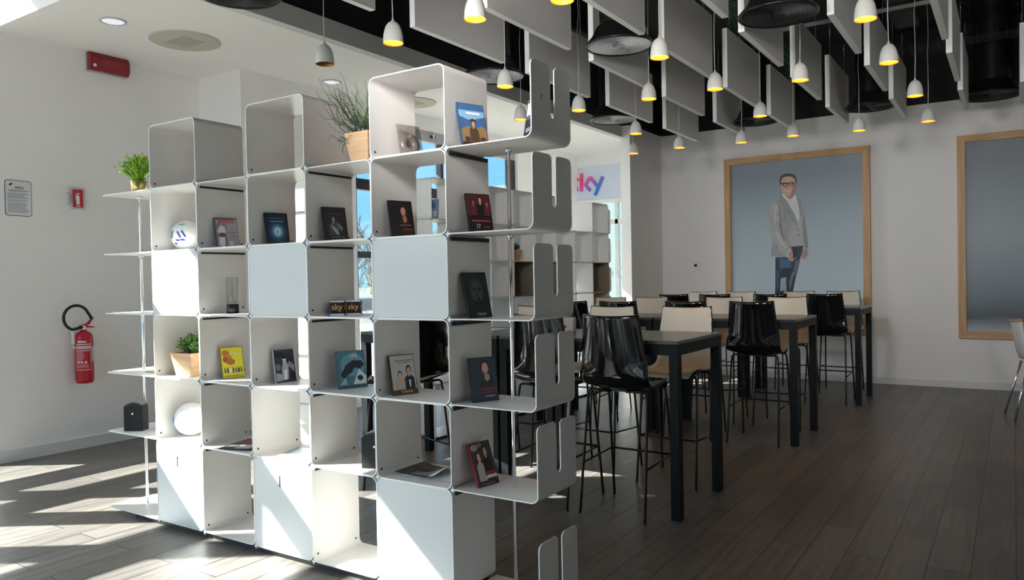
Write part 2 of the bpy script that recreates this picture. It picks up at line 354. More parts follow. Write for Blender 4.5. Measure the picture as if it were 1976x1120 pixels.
# ================================================================== MODULAR BOOKCASES
W, H, H0 = .4634, .3877, .502
def levels(z0): return [z0]+[z0+H0+k*H for k in range(6)]
def ring(x0, x1, z0, z1, d0, d1, m, r=.035, t=.005):
    def rr(a0, a1, b0, b1, r, n=5):
        p = []
        for cx, cz, s in ((a1-r, b1-r, 0), (a0+r, b1-r, 1), (a0+r, b0+r, 2), (a1-r, b0+r, 3)):
            for i in range(n+1):
                a = (s+i/n)*math.pi/2; p.append((cx+r*math.cos(a), cz+r*math.sin(a)))
        return p
    o = rr(x0, x1, z0, z1, r); i_ = rr(x0+t, x1-t, z0+t, z1-t, r-t); n = len(o)
    vs = [(a, d0, b) for a, b in o]+[(a, d0, b) for a, b in i_]+[(a, d1, b) for a, b in o]+[(a, d1, b) for a, b in i_]
    fs = []
    for k in range(n):
        j = (k+1) % n
        fs += [(k, j, n+j, n+k), (2*n+k, 3*n+k, 3*n+j, 2*n+j), (k, 2*n+k, 2*n+j, j), (n+k, n+j, 3*n+j, 3*n+k)]
    return MB().add(vs, fs, m)
def rrect(a0, a1, b0, b1, r, n=5):
    p = []
    for cx, cz, s in ((a1-r, b1-r, 0), (a0+r, b1-r, 1), (a0+r, b0+r, 2), (a1-r, b0+r, 3)):
        for i in range(n+1):
            a = (s+i/n)*math.pi/2; p.append((cx+r*math.cos(a), cz+r*math.sin(a)))
    return p
def bracket_mesh(x0, x1, z, top, D, m, t=.005, slot=True, r=.035, sgn=1):
    """flat shelf from x0 to x1 that bends up into an end plate with a tall slot"""
    mb = MB(); n = 5
    path = [(x0, z)]+[(x1-sgn*r+sgn*r*math.sin(a), z+r-r*math.cos(a)) for a in [i*math.pi/2/n for i in range(n+1)]]
    vs = []; fs = []
    def off(i):
        a = path[max(0, i-1)]; b = path[min(len(path)-1, i+1)]; dx, dz = b[0]-a[0], b[1]-a[1]; l = math.hypot(dx, dz); return (-dz/l*t*sgn, dx/l*t*sgn)
    for i, (a, b) in enumerate(path):
        ox, oz = off(i); vs += [(a, 0, b), (a, D, b), (a+ox, D, b+oz), (a+ox, 0, b+oz)]
    for i in range(len(path)-1):
        for k in range(4): fs.append((i*4+k, i*4+(k+1) % 4, (i+1)*4+(k+1) % 4, (i+1)*4+k))
    fs.append((0, 3, 2, 1)); mb.add(vs, fs, m)
    # upright with slot: polygon in y-z
    zb = z+r; c = .025; sw = .024; sb = z+.105; cy = D*.53
    if slot:
        poly = [(0, zb), (D, zb), (D, top-c), (D-c*.3, top-c*.3), (D-c, top), (cy+sw+.012, top), (cy+sw*.75, top-.012), (cy+sw*.75, sb+sw*.6)]
        poly += [(cy+sw*.75*math.cos(a), sb+sw*.6-sw*.75*math.sin(a)) for a in (math.pi*.25, math.pi*.5, math.pi*.75)]
        poly += [(cy-sw*.75, sb+sw*.6), (cy-sw*.75, top-.012), (cy-sw-.012, top), (c, top), (c*.3, top-c*.3), (0, top-c)]
        L_ = [p for p in poly]
        left = [(0, zb), (cy, zb), (cy, sb+sw*.6-sw*.75), (cy-sw*.53, sb+sw*.6-sw*.53), (cy-sw*.75, sb+sw*.6), (cy-sw*.75, top-.012), (cy-sw-.012, top), (c, top), (c*.3, top-c*.3), (0, top-c)]
        right = [(cy, zb), (D, zb), (D, top-c), (D-c*.3, top-c*.3), (D-c, top), (cy+sw+.012, top), (cy+sw*.75, top-.012), (cy+sw*.75, sb+sw*.6), (cy+sw*.53, sb+sw*.6-sw*.53), (cy, sb+sw*.6-sw*.75)]
        for pl in (left, right): mb.prism(pl, x1-sgn*t, x1, m, 'yz')
    else: mb.prism([(0, zb), (D, zb), (D, top), (0, top)], x1-sgn*t, x1, m, 'yz')
    return mb
def bookcase(label, loc, rz, ncol, D, z0, tops, doors, door_v=0, left='plate', right='bracket', rods=(), mats=None, rights=6, ext=.56, group=None, rlen=None, skip=(), door_m=None):
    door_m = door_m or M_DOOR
    T = thing('modular_bookcase', label, 'bookcase', loc, rz, group); Z = levels(z0)
    for i in range(ncol):
        for k in range(5+(1 if i in tops else 0)):
            if (i, k) in skip: continue
            m = (mats or {}).get((i, k), M_SHELF)
            ring(i*W, (i+1)*W, Z[k], Z[k+1], 0, D, m).build('cube_cell', T)
            if i % 2 == 1 or k == 5: pass
            if i % 2 == 1 and k < 5: MB().box((i*W+.0055, .02, Z[k+1]-.028), (i*W+.012, D-.01, Z[k+1]-.010), M_GASKET).build('seam_strip', T)
            # two small screws on the left side panel
            for yy in (.03, D-.03): MB().ell((i*W+.006, yy, Z[k]+.035), (.0025, .006, .006), M_DARK, 8, 6).build('screw', T)
    star = []
    for i in range(ncol+1):
        for k in range(6):
            star.append((i*W, Z[k]))
    for x, z in star:
        s = MB(); pts = []
        for j in range(8):
            a = j*math.pi/4; rr_ = .017 if j % 2 == 0 else .0075; pts.append((x+rr_*math.cos(a), z+rr_*math.sin(a)))
        s.prism(pts, .004, .02, M_STAR).build('corner_connector', T)
    for (i, k, kind) in doors:
        m = (mats or {}).get((i, k), door_m); y = door_v
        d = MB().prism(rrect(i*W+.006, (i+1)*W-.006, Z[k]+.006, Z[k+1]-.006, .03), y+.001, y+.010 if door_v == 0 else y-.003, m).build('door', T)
        if kind == 'key':
            cx = i*W+.215*W/.4634+.0; zt = Z[k+1]-.085
            MB().box((cx-.002, y-.0015, zt-.055), (cx+.002, y+.001, zt), M_DARK).box((cx-.008, y-.0015, zt-.002), (cx+.008, y+.001, zt+.001), M_DARK).box((cx-.008, y-.0015, zt-.057), (cx+.008, y+.001, zt-.054), M_DARK).build('key_slot', d)
    if left == 'plate':
        for k in range(6):
            MB().prism([(-.004, 0), (-.004, D), (-ext+.03, D), (-ext+.008, D-.008), (-ext, D-.03), (-ext, .03), (-ext+.008, .008), (-ext+.03, 0)], Z[k]-.003, Z[k]+.003, M_SHELF, 'xy').build('end_shelf', T)
    elif left == 'bracket':
        for k in range(6): bracket_mesh(-.004, -.04, Z[k], Z[k]+.335, D, M_SHELF, sgn=-1).build('end_bracket', T)
    if right == 'bracket':
        ln = rlen or W
        if rights == 6 and rlen is None or ncol == 5:
            for k in range(1, 6): MB().box((ncol*W+.0005, .02, Z[k]-.028), (ncol*W+.007, D-.01, Z[k]-.010), M_GASKET).build('seam_strip', T)
        for k in range(rights): bracket_mesh(ncol*W+.004, ncol*W+ln, Z[k], Z[k]+.330, D, M_SHELF).build('end_bracket', T)
    for (x, y) in rods:
        MB().tube([(x, y, z0), (x, y, Z[5]-.003)], .009, M_CHROME, 12).build('support_rod', T)
        f = MB()
        for k in range(1, 6): f.lathe([(.0, -.02), (.016, -.02), (.016, -.006), (.0, -.006)], M_CHROME, (x, y, Z[k]), 14)
        f.build('rod_collar', T)
    MB().box((-.30 if left == 'plate' else .01, .03, 0), (ncol*W-.01, D-.03, z0-.002), M_DARK).build('plinth', T)
    return T
M_STAR = mat('pale_blue_connector', (.62, .70, .78), .3, noise=.02)
AX, AY, AD, AZ = -4.4564, 2.7284, .3346, .04
ZA = levels(AZ); VA = [AX+i*W for i in range(8)]
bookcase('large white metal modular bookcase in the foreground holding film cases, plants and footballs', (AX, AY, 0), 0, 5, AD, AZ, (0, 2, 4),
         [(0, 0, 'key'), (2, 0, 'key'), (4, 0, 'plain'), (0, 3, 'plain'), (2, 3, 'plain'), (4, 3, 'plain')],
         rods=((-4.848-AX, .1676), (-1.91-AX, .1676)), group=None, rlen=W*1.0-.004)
BD = .30; BY = 5.54; BX = -4.52
bm_ = {(4, 5): M_CREAMP, (4, 3): M_TAUPE, (7, 3): M_TAUPE, (3, 3): M_TAUPE, (7, 2): M_CREAMP}  # cells and doors in brown and cream tones among the white ones
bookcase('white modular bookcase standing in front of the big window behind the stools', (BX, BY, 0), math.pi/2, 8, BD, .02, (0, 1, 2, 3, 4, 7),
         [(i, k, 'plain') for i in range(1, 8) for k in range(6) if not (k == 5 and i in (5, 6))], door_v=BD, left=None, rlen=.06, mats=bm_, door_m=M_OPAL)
CYY = 4.24
bookcase('narrow white slotted bookcase glimpsed between the cubes of the foreground bookcase', (-4.70, CYY, 0), math.pi/2, 1, .30, .02, (), [], left='bracket', right=None)

# ================================================================== SMALL THINGS ON THE BOOKCASES
def leafy(name_, T, c, R, hgt, n, m, seed, droop=.5, wd=.007):
    rnd = random.Random(seed); mb = MB()
    for i in range(n):
        a = rnd.uniform(0, 2*math.pi); l = rnd.uniform(.55, 1)*hgt; out = rnd.uniform(.1, 1)**.8*R
        p0 = Vector((c[0]+rnd.uniform(-.25, .25)*R*.6, c[1]+rnd.uniform(-.25, .25)*R*.6, c[2]))
        tip = p0+Vector((math.cos(a)*out, math.sin(a)*out, l*(1-.5*(out/R)**2)))
        mid = p0.lerp(tip, .55)+Vector((0, 0, hgt*.14*rnd.uniform(.3, 1)))
        sd = Vector((-math.sin(a), math.cos(a), 0))
        prev = None; vs = []
        for q, t_ in enumerate((0, .35, .7, 1)):
            p = p0*(1-t_)**2+mid*2*t_*(1-t_)+tip*t_*t_; ww = wd*(.5, 1, .8, .05)[q]
            vs += [p-sd*ww, p+sd*ww]
        mb.add(vs, [(0, 1, 3, 2), (2, 3, 5, 4), (4, 5, 7, 6)], m)
        for q in range(5):     # leaflets
            t_ = rnd.uniform(.35, 1); p = p0*(1-t_)**2+mid*2*t_*(1-t_)+tip*t_*t_
            d = Vector((rnd.uniform(-1, 1), rnd.uniform(-1, 1), rnd.uniform(-.2, 1))).normalized(); e_ = d.orthogonal().normalized()
            l2 = rnd.uniform(.5, 1)*hgt*.16
            mb.add([p, p+d*l2*.5+e_*wd*.9, p+d*l2, p+d*l2*.5-e_*wd*.9], [(0, 1, 2, 3)], m)
    return mb.build(name_, T, fix=False)
M_LEAFY = mat('yellow_green_leaf', (.32, .55, .05), .45, noise=.35, nscale=40, trans=0)
M_LEAF = mat('green_leaf', (.10, .22, .045), .45, noise=.35, nscale=40)
M_LEAFD = mat('dark_leaf', (.02, .035, .02), .45, noise=.3, nscale=40)
M_TWIG = mat('dark_green_twig', (.045, .06, .035), .6, noise=.3, nscale=20)
M_SOIL = mat('potting_soil', (.03, .02, .015), .9)
M_GOLDP = mat('brushed_gold', (.78, .56, .22), .3, .9, noise=.06, nscale=30)
t = thing('potted_plant', 'bright yellow-green bushy plant in a gold pot on the top left end shelf', 'plant', (-4.795, 2.86, ZA[5]+.0032), group='potted plants on the front bookcase')
MB().lathe([(.0, 0), (.040, 0), (.052, .088), (.047, .088), (.045, .07), (0, .07)], M_GOLDP).build('pot', t)
MB().lathe([(0, .071), (.045, .071)], M_SOIL).build('soil', t)
leafy('foliage', t, (0, 0, .075), .125, .20, 190, M_LEAFY, 3)
def wood_pot(T, rt, rb, h, square=True):
    k = math.sqrt(2) if square else 1; n = 4 if square else 28
    mb = MB(); vs = []
    for r, z in ((rb, 0), (rt, h), (rt-.008, h), (rt-.014, h-.03)):
        for j in range(4): a = math.pi/4+j*math.pi/2; vs.append((r*k*math.cos(a), r*k*math.sin(a), z))
    fs = [(i*4+j, i*4+(j+1) % 4, (i+1)*4+(j+1) % 4, (i+1)*4+j) for i in range(3) for j in range(4)]+[(0, 3, 2, 1), (12, 13, 14, 15)]
    mb.add(vs, fs, M_POTW); return bevel(mb.build('pot', T), .003)
t = thing('potted_plant', 'green bushy plant in a ribbed light wood pot, third shelf from the floor', 'plant', (VA[0]+.19, 2.885, ZA[2]+.0052), group='potted plants on the front bookcase')
wood_pot(t, .105, .082, .145); leafy('foliage', t, (0, 0, .12), .12, .15, 190, M_LEAF, 5)
t = thing('potted_plant', 'dry twisted twig plant in a square light wood pot on the top shelf', 'plant', (-2.745, 2.86, ZA[5]+.001), group='potted plants on the front bookcase')
wood_pot(t, .082, .058, .155)
mb = MB(); rnd = random.Random(11)
for i in range(95):
    a = rnd.uniform(0, 2*math.pi) if i % 3 else math.pi+rnd.uniform(-.6, .6); R = rnd.uniform(.08, .31); p = Vector((rnd.uniform(-.05, .05), rnd.uniform(-.05, .05), .13)); pts = [p.copy()]
    d = Vector((math.cos(a)*R, math.sin(a)*R*.6, rnd.uniform(-.02, .33)))
    sd = d.cross(Vector((0, 0, 1))).normalized(); ph = rnd.uniform(0, 6)
    for q in range(1, 9):
        s_ = q/8; pts.append(p+d*s_+sd*.026*s_**.5*math.sin(ph+s_*11)+Vector((0, 0, .028*s_**.5*math.cos(ph*2+s_*10))))
    for q_ in pts: q_.x = min(q_.x, .125)
    mb.tube(pts, [.0022]*5+[.0018, .0015, .001, .0006], M_TWIG if i % 6 else M_LEAF, 5)
mb.build('twigs', t)
t = thing('potted_plant', 'small dark leafy plant at the back of the left end shelf', 'plant', (-4.60, 2.96, ZA[3]+.0032), group='potted plants on the front bookcase')
MB().lathe([(0, 0), (.028, 0), (.033, .03), (.029, .03), (.027, .02), (0, .02)], M_DARK).build('pot', t)
leafy('foliage', t, (0, 0, .02), .085, .05, 60, M_LEAFD, 8, wd=.009)
t = thing('potted_plant', 'small green plant in a terracotta-coloured pot on the rear bookcase', 'plant', (-4.66, BY+3.5*W-.02, levels(.02)[4]+.0052), group='potted plants on the rear bookcase')
wood_pot(t, .07, .05, .125); leafy('foliage', t, (0, 0, .10), .085, .12, 90, M_LEAF, 9)

# footballs
def football(label, loc, r, col2, c2name, text=None, tcol=None):
    T = thing('football', label, 'ball', loc, group='footballs on the front bookcase')
    b = bpy.data.meshes.new('shell'); bm = bmesh.new(); bmesh.ops.create_icosphere(bm, subdivisions=4, radius=r)
    fv = []; ph = (1+5**.5)/2
    for s1 in (-1, 1):
        for s2 in (-1, 1): fv += [Vector((0, s1, s2*ph)).normalized(), Vector((s1, s2*ph, 0)).normalized(), Vector((s2*ph, 0, s1)).normalized()]
    hx = [ (a+b_+c_).normalized() for ai, a in enumerate(fv) for bi, b_ in enumerate(fv) if bi > ai and (a-b_).length < 1.1 for ci, c_ in enumerate(fv) if ci > bi and (a-c_).length < 1.1 and (b_-c_).length < 1.1]
    cen = [(p, 1.04) for p in fv]+[(p, 1.0) for p in hx]
    rot = Matrix.Rotation(.6, 3, 'X') @ Matrix.Rotation(.4, 3, 'Z')
    cen = [(rot @ p, w_) for p, w_ in cen]
    for v in bm.verts:
        d = v.co.normalized(); ss = sorted([(d.dot(p)*w_, i) for i, (p, w_) in enumerate(cen)], reverse=True)
        gap = ss[0][0]-ss[1][0]
        v.co = d*(r*(1-.03*max(0, 1-gap/.03)))
    for f in bm.faces:
        d = f.calc_center_median().normalized(); ss = max((d.dot(p)*w_, i) for i, (p, w_) in enumerate(cen)); f.material_index = 1 if ss[1] in (0, 5, 9) and col2 else 0; f.smooth = True
    bm.to_mesh(b); bm.free(); b.materials.append(mat('ball_white', (.85, .84, .83), .35, noise=.02)); b.materials.append(mat(c2name, col2 or (.8, .8, .8), .35))
    o = bpy.data.objects.new('shell', b); COL.objects.link(o); o.parent = T; o.location = (0, 0, r)
    return T
def text_mesh(name, s, size, m, parent, loc, rot, ext=.0004, ax='CENTER', sx=1):
    cu = bpy.data.curves.new('t', 'FONT'); cu.body = s; cu.size = size; cu.align_x = ax; cu.align_y = 'CENTER'; cu.extrude = ext; cu.resolution_u = 3; cu.offset = size*.012
    to = bpy.data.objects.new('t', cu); COL.objects.link(to)
    dg = bpy.context.evaluated_depsgraph_get(); me = bpy.data.meshes.new_from_object(to.evaluated_get(dg))
    bpy.data.objects.remove(to); bpy.data.curves.remove(cu)
    me.materials.clear(); me.materials.append(m)
    if sx != 1:
        for v in me.vertices: v.co.x *= sx
    o = bpy.data.objects.new(name, me); COL.objects.link(o)
    if parent: o.parent = parent
    o.location = loc; o.rotation_euler = rot; return o
M_BLUE = mat('print_blue', (.06, .08, .42), .4); M_SKYBLUE = mat('print_sky_blue', (.02, .30, .75), .4); M_TEAL = mat('print_teal', (.10, .55, .38), .4)
fb = football('white mini football with blue and green print behind the upper left cube', (-4.375, 2.92, ZA[4]+.0052), .096, None, 'ball_plain')
# flat printed patches laid on the ball surface
def patch_on_ball(T, r, lon, lat, w_, h_, m, skew=0):
    mb = MB(); nU, nV = 6, 6; vs = []
    for i in range(nU+1):
        for j in range(nV+1):
            a = lon+(i/nU-.5)*w_+skew*(j/nV-.5); b_ = lat+(j/nV-.5)*h_
            vs.append(((r+.0012)*math.cos(b_)*math.cos(a), (r+.0012)*math.cos(b_)*math.sin(a), r+(r+.0012)*math.sin(b_)))
    mb.add(vs, [(i*(nV+1)+j, (i+1)*(nV+1)+j, (i+1)*(nV+1)+j+1, i*(nV+1)+j+1) for i in range(nU) for j in range(nV)], m, True)
    return mb.build('printed_patch', T)
for lo, la, a, b_, m, sk in ((-1.75, .05, .12, .5, M_BLUE, .1), (-1.60, .18, .06, .35, M_TEAL, 0), (-1.62, -.12, .06, .2, M_TEAL, 0), (-1.1, .05, .13, .42, M_BLUE, -.25), (-1.2, -.32, .3, .12, M_BLUE, -.1), (-.8, .1, .13, .42, M_BLUE, -.25), (-.86, -.3, .28, .12, M_BLUE, -.1), (-1.0, .8, .55, .16, M_TEAL, .2), (-1.45, -.55, .2, .12, M_BLUE, 0)):
    patch_on_ball(fb, .096, lo, la, a, b_, m, sk)
fb2 = football('white panelled football with small blue lettering on the second shelf up', (-4.345, 2.90, ZA[1]+.0052), .103, None, 'ball_plain2')
text_mesh('blue_lettering', 'sky', .05, M_SKYBLUE, fb2, (-.066, -.0785, .108), (math.radians(90), 0, math.radians(-40)), .002)

# black loudspeaker-like boxes
M_BOXB = mat('matt_black_plastic', (.008, .009, .011), .5, noise=.1)
def black_box(label, loc, rz, wd=.125, h=.185, dp=.09):
    T = thing('speaker_box', label, 'speaker', loc, rz, 'black boxes on the front bookcase')
    p = [(-wd/2, 0), (wd/2, 0), (wd/2, h*.86), (wd*.36, h*.95), (wd*.1, h), (-wd*.1, h), (-wd*.36, h*.95), (-wd/2, h*.86)]
    bevel(MB().prism(p, -dp/2, dp/2, M_BOXB).build('body', T), .004)
    q = [(a*.86, b*.86+h*.05) for a, b in p]
    MB().prism(q, -dp/2-.003, -dp/2, mat('speaker_mesh', (.015, .016, .018), .7, bump=.6, bscale=900)).build('front_mesh', T)
    MB().lathe([(0, 0), (.006, 0)], M_CHROME).build('badge', T, (0, -dp/2-.0045, h*.62), (math.radians(90), 0, 0))
    q2 = [(-wd*.42, h*.90), (-wd*.1, h+.001), (wd*.1, h+.001), (wd*.42, h*.90), (wd*.42, h*.935), (wd*.1, h+.008), (-wd*.1, h+.008), (-wd*.42, h*.935)]
    MB().prism(q2, -dp/2+.01, dp/2+.012, mat('speaker_grey_rim', (.25, .26, .27), .4)).build('top_rim', T)
    return T
black_box('black arch-topped speaker box on the left end shelf', (-4.845, 2.83, ZA[1]+.0032), .55, .125, .185, .085)
black_box('black speaker box half hidden in a lower cube', (-2.735, 2.875, ZA[1]+.0052), .45, .14, .18, .09)

# clear tumbler with black foot
t = thing('tall_glass', 'tall clear glass with a solid black base', 'glass', (-3.868, 2.87, ZA[3]+.0052))
M_CLEAR = glass_mat('clear_glass', (.96, .97, .96), .05)
MB().lathe([(0, .056), (.034, .056), (.037, .215), (.035, .215), (.032, .062), (0, .062)], M_CLEAR).build('bowl', t)
MB().lathe([(0, 0), (.035, 0), (.0345, .055), (0, .055)], M_BOXB).build('base', t)
# two small sign cubes
for i, (x, y, lb) in enumerate(((-3.005, 2.885, 'left one of two small black cubes with orange lettering'), (-2.955, 2.955, 'right one of two small black cubes with orange lettering'))):
    T = thing('lettered_cube', lb, 'cube', (x, y, ZA[3]+.0052), .62, 'lettered cubes')
    bevel(MB().box((-.036, -.036, 0), (.036, .036, .075), mat('cube_black', (.01, .015, .03), .35)).build('body', T), .003)
    MB().box((-.0365, -.0365, 0), (.0365, .0365, .008), M_SHELF).box((-.0365, -.0365, .069), (.0365, .0365, .0755), M_SHELF).build('white_edge', T)
    text_mesh('orange_lettering', 'sky', .044, mat('print_orange', (.85, .38, .06), .5), T, (0, -.0368, .042), (math.radians(90), 0, 0), .0006)
    text_mesh('orange_lettering', 'sky', .044, MATS['print_orange'], T, (.0368, 0, .042), (math.radians(90), 0, math.radians(90)), .0006)

# --- film cases.  u,v cover coordinates run 0..1
def C(r, g, b): 
    k = 'ink_%d_%d_%d' % (r, g, b); return mat(k, [min(.86, c*1.35) for c in srgb(r, g, b)], .35, noise=.05, nscale=60)
def film_case(name, label, cat, x, y, z, ang, lean, bg, shapes, texts=(), case=(14, 14, 16), wd=.135, h=.19, th=.015, group='film cases on the front bookcase', soft=True):
    T = bpy.data.objects.new(name, None); COL.objects.link(T); T.empty_display_size = .05; tag(T, label, cat, group)
    T.location = (x, y, z); 
    # local x = width, local -y = cover normal, z up; lean tips the top backwards (+y)
    T.rotation_euler = (Matrix.Rotation(ang, 4, 'Z') @ Matrix.Rotation(-lean, 4, 'X')).to_euler()
    bevel(MB().box((0, 0, 0), (wd, th, h), C(*case)).build('case', T), .002)
    m = MB(); m.add([(.004, -.0006, .004), (wd-.004, -.0006, .004), (wd-.004, -.0006, h-.004), (.004, -.0006, h-.004)], [(0, 1, 2, 3)], bg if not isinstance(bg, tuple) else C(*bg))
    lay = 1
    for s_ in shapes:
        k = s_[0]; yy = -.0006-.00012*lay; lay += 1
        if k == 'r': x0, z0, x1, z1 = s_[1:5]; p = [(x0, z0), (x1, z0), (x1, z1), (x0, z1)]
        elif k == 'e': cx, cz, rx, rz = s_[1:5]; p = [(cx+rx*math.cos(a*math.pi/8), cz+rz*math.sin(a*math.pi/8)) for a in range(16)]
        else: p = s_[1]
        m.add([(a*wd, yy, b*h) for a, b in p], [tuple(range(len(p)))], C(*s_[-1]))
    m.build('cover_print', T, fix=False)
    for s_, cx, cz, size, col in texts:
        text_mesh('title', s_, size*h, C(*col), T, (cx*wd, -.0006-.00012*lay-.0004, cz*h), (math.radians(90), 0, 0), .0002, sx=.82)
    return T
def person(cx, base, top, w_, skin, hair, cloth):
    hh = top-base; hr = hh*.17
    return [('p', [(cx-w_, base), (cx+w_, base), (cx+w_*.95, top-hh*.48), (cx+w_*.35, top-hh*.36), (cx-w_*.35, top-hh*.36), (cx-w_*.95, top-hh*.48)], cloth),
            ('r', cx-w_*.17, top-hh*.42, cx+w_*.17, top-hh*.25, skin), ('e', cx, top-hr*1.0, hr*.92, hr*1.08, hair), ('e', cx+.005, top-hr*1.25, hr*.66, hr*.88, skin)]
RAD = math.radians
def onpanel(i, dx=.052): return VA[i]+dx
DK = (18, 18, 20)
film_case('film_case', 'pale film case with red title lettering and a white figure', 'film case', onpanel(1, .07), 2.815, ZA[4]+.0052, RAD(75), RAD(13), (150, 148, 158),
    [('r', .05, .0, .5, .78, (120, 112, 118)), ('p', [(.1, .1), (.2, .08), (.28, .02), (.38, .1), (.4, .45), (.48, .55), (.4, .72), (.2, .74), (.08, .55), (.16, .45)], (205, 200, 205)), ('e', .27, .80, .10, .08, (80, 52, 46)), ('e', .28, .785, .06, .06, (190, 150, 135)),
     ('r', .16, .36, .4, .5, (120, 60, 56)), ('e', .66, .16, .1, .08, (190, 188, 196)), ('r', .56, .5, .92, .53, (180, 60, 70)), ('r', .6, .42, .92, .44, (120, 110, 120)), ('r', .56, .36, .92, .38, (120, 110, 120)), ('r', .6, .3, .92, .31, (120, 110, 120)), ('r', 0, .93, 1, .99, (90, 88, 96))], [('TONYA', .5, .865, .175, (205, 40, 52))], case=(60, 62, 66))
film_case('film_case', 'deep blue film case with a small figure in a ring of light', 'film case', onpanel(2, .06), 2.812, ZA[4]+.0052, RAD(74), RAD(12), (14, 28, 48),
    [('e', .5, .42, .40, .32, (24, 60, 92)), ('e', .5, .42, .28, .23, (52, 110, 146)), ('e', .5, .42, .19, .16, (120, 176, 200)), ('e', .5, .42, .12, .105, (190, 222, 232)), ('e', .5, .42, .018, .07, (20, 30, 40)), ('r', .2, .72, .8, .745, (120, 150, 180)), ('r', .15, .80, .85, .84, (40, 80, 130)), ('r', .2, .1, .8, .12, (50, 80, 110))], case=(20, 22, 28))
film_case('film_case', 'black film case with a pale grey figure and dull red lettering', 'film case', onpanel(3, .07), 2.80, ZA[4]+.0052, RAD(73), RAD(12), (28, 28, 32),
    person(.42, .18, .75, .22, (130, 126, 126), (24, 24, 26), (66, 66, 70))+[('p', [(.3, .5), (.55, .35), (.62, .2), (.5, .22), (.36, .36)], (150, 150, 152)), ('p', [(.55, .6), (.8, .4), (.75, .3), (.6, .42)], (110, 110, 114)), ('r', .2, .78, .85, .82, (104, 34, 38)), ('r', .3, .12, .85, .15, (90, 90, 94)), ('r', .25, .04, .9, .075, (130, 40, 44))], case=(14, 14, 16))
film_case('film_case', 'black film case showing a portrait of a man in the dark', 'film case', onpanel(4, .07), 2.80, ZA[4]+.0052, RAD(73), RAD(11), (16, 12, 14),
    [('p', [(.3, .3), (.8, .3), (.74, .6), (.6, .66), (.42, .64)], (30, 18, 20)), ('e', .56, .73, .15, .15, (26, 18, 16)), ('e', .58, .70, .10, .12, (176, 116, 96)), ('r', .54, .54, .64, .63, (140, 88, 74)), ('e', .62, .50, .09, .10, (150, 96, 84)), ('r', .4, .33, .85, .345, (150, 140, 140)), ('r', .5, .21, .95, .25, (130, 26, 30)), ('r', .4, .16, .95, .18, (100, 24, 28)), ('r', .55, .02, .8, .05, (150, 28, 32))], case=(10, 10, 12))
film_case('film_case', 'dark red and black film case numbered 17 with three small figures', 'film case', onpanel(5, .07), 2.815, ZA[4]+.0052, RAD(72), RAD(11), (26, 20, 24),
    [('r', 0, .45, 1, .97, (70, 30, 34))]+person(.25, .45, .85, .16, (150, 90, 80), (50, 20, 20), (92, 30, 34))+person(.55, .42, .93, .17, (180, 130, 112), (20, 16, 16), (20, 20, 24))+person(.82, .45, .82, .15, (150, 96, 84), (60, 24, 20), (84, 34, 36))+[('r', .1, .29, .9, .33, (150, 60, 56)), ('r', .2, .05, .9, .07, (110, 80, 80))],
    [('17', .35, .17, .16, (200, 190, 186)), ('ANNI', .70, .16, .10, (120, 60, 56))], case=(14, 12, 14))
film_case('film_case', 'blue and sand coloured film case with a man in a hat, beside the top cube', 'film case', onpanel(5, .055), 2.79, ZA[5]+.0052, RAD(70), RAD(14), (54, 84, 122),
    [('r', .03, .02, .97, .42, (96, 78, 54)), ('p', [(.03, .4), (.3, .5), (.5, .42), (.8, .52), (.97, .45), (.97, .1), (.03, .1)], (122, 98, 68)), ('r', .03, .02, .97, .14, (40, 34, 30)), ('p', [(.03, .7), (.4, .62), (.97, .72), (.97, .84), (.03, .84)], (110, 146, 176))]+person(.5, .15, .66, .17, (170, 128, 98), (60, 42, 30), (70, 52, 38))+[('e', .5, .62, .14, .025, (70, 46, 28)), ('r', .3, .76, .8, .80, (200, 206, 214)), ('e', .22, .2, .1, .06, (60, 50, 44)), ('e', .8, .2, .12, .07, (64, 50, 40))], case=(40, 60, 84), wd=.15, h=.225)
film_case('film_case', 'blue film case leaning against the slotted end bracket on the top right', 'film case', VA[6]-.135, 2.86, ZA[5]+.0062, RAD(-37), RAD(9), (60, 70, 84),
    [('r', .1, .6, .9, .9, (170, 176, 184)), ('r', .1, .1, .9, .5, (24, 26, 34)), ('r', .2, .2, .6, .3, (120, 124, 130))], case=(40, 42, 52))
film_case('film_case', 'near-black film case with a pale masked face and white title', 'film case', onpanel(5, .07), 2.79, ZA[3]+.0052, RAD(76), RAD(13), (30, 38, 40),
    [('e', .5, .62, .28, .28, (44, 52, 53)), ('e', .5, .56, .24, .25, (62, 70, 70)), ('e', .40, .62, .06, .035, (12, 14, 16)), ('e', .62, .62, .06, .035, (12, 14, 16)), ('p', [(.48, .6), (.54, .6), (.57, .48), (.45, .48)], (50, 58, 58)), ('e', .51, .40, .09, .025, (16, 18, 20)), ('p', [(.3, .36), (.7, .36), (.6, .24), (.42, .24)], (16, 20, 22)), ('r', 0, 0, .12, 1, (24, 30, 33))], [('THE BOY', .56, .07, .075, (190, 194, 194))], case=(16, 20, 22), wd=.142, h=.215)
film_case('film_case', 'yellow film case with a curly brown head and a row of tiny people', 'film case', onpanel(1, .075), 2.828, ZA[2]+.0052, RAD(74), RAD(14), (226, 200, 40),
    [('e', .22, .80, .17, .10, (176, 108, 58)), ('e', .30, .64, .2, .13, (188, 118, 62)), ('e', .42, .52, .2, .10, (170, 100, 52)), ('e', .2, .60, .12, .1, (150, 86, 44)), ('r', .45, .7, .92, .82, (200, 196, 110)), ('r', .08, .05, .92, .10, (170, 150, 80)), ('r', 0, .97, 1, 1, (150, 120, 20))]
    + sum([[('r', .1+i*.12, .17, .17+i*.12, .32, c), ('e', .135+i*.12, .345, .028, .022, (190, 140, 110))] for i, c in enumerate([(60, 70, 110), (40, 46, 80), (210, 206, 220), (150, 40, 40), (70, 100, 130), (40, 44, 60), (90, 110, 60)])], []), case=(120, 104, 60))
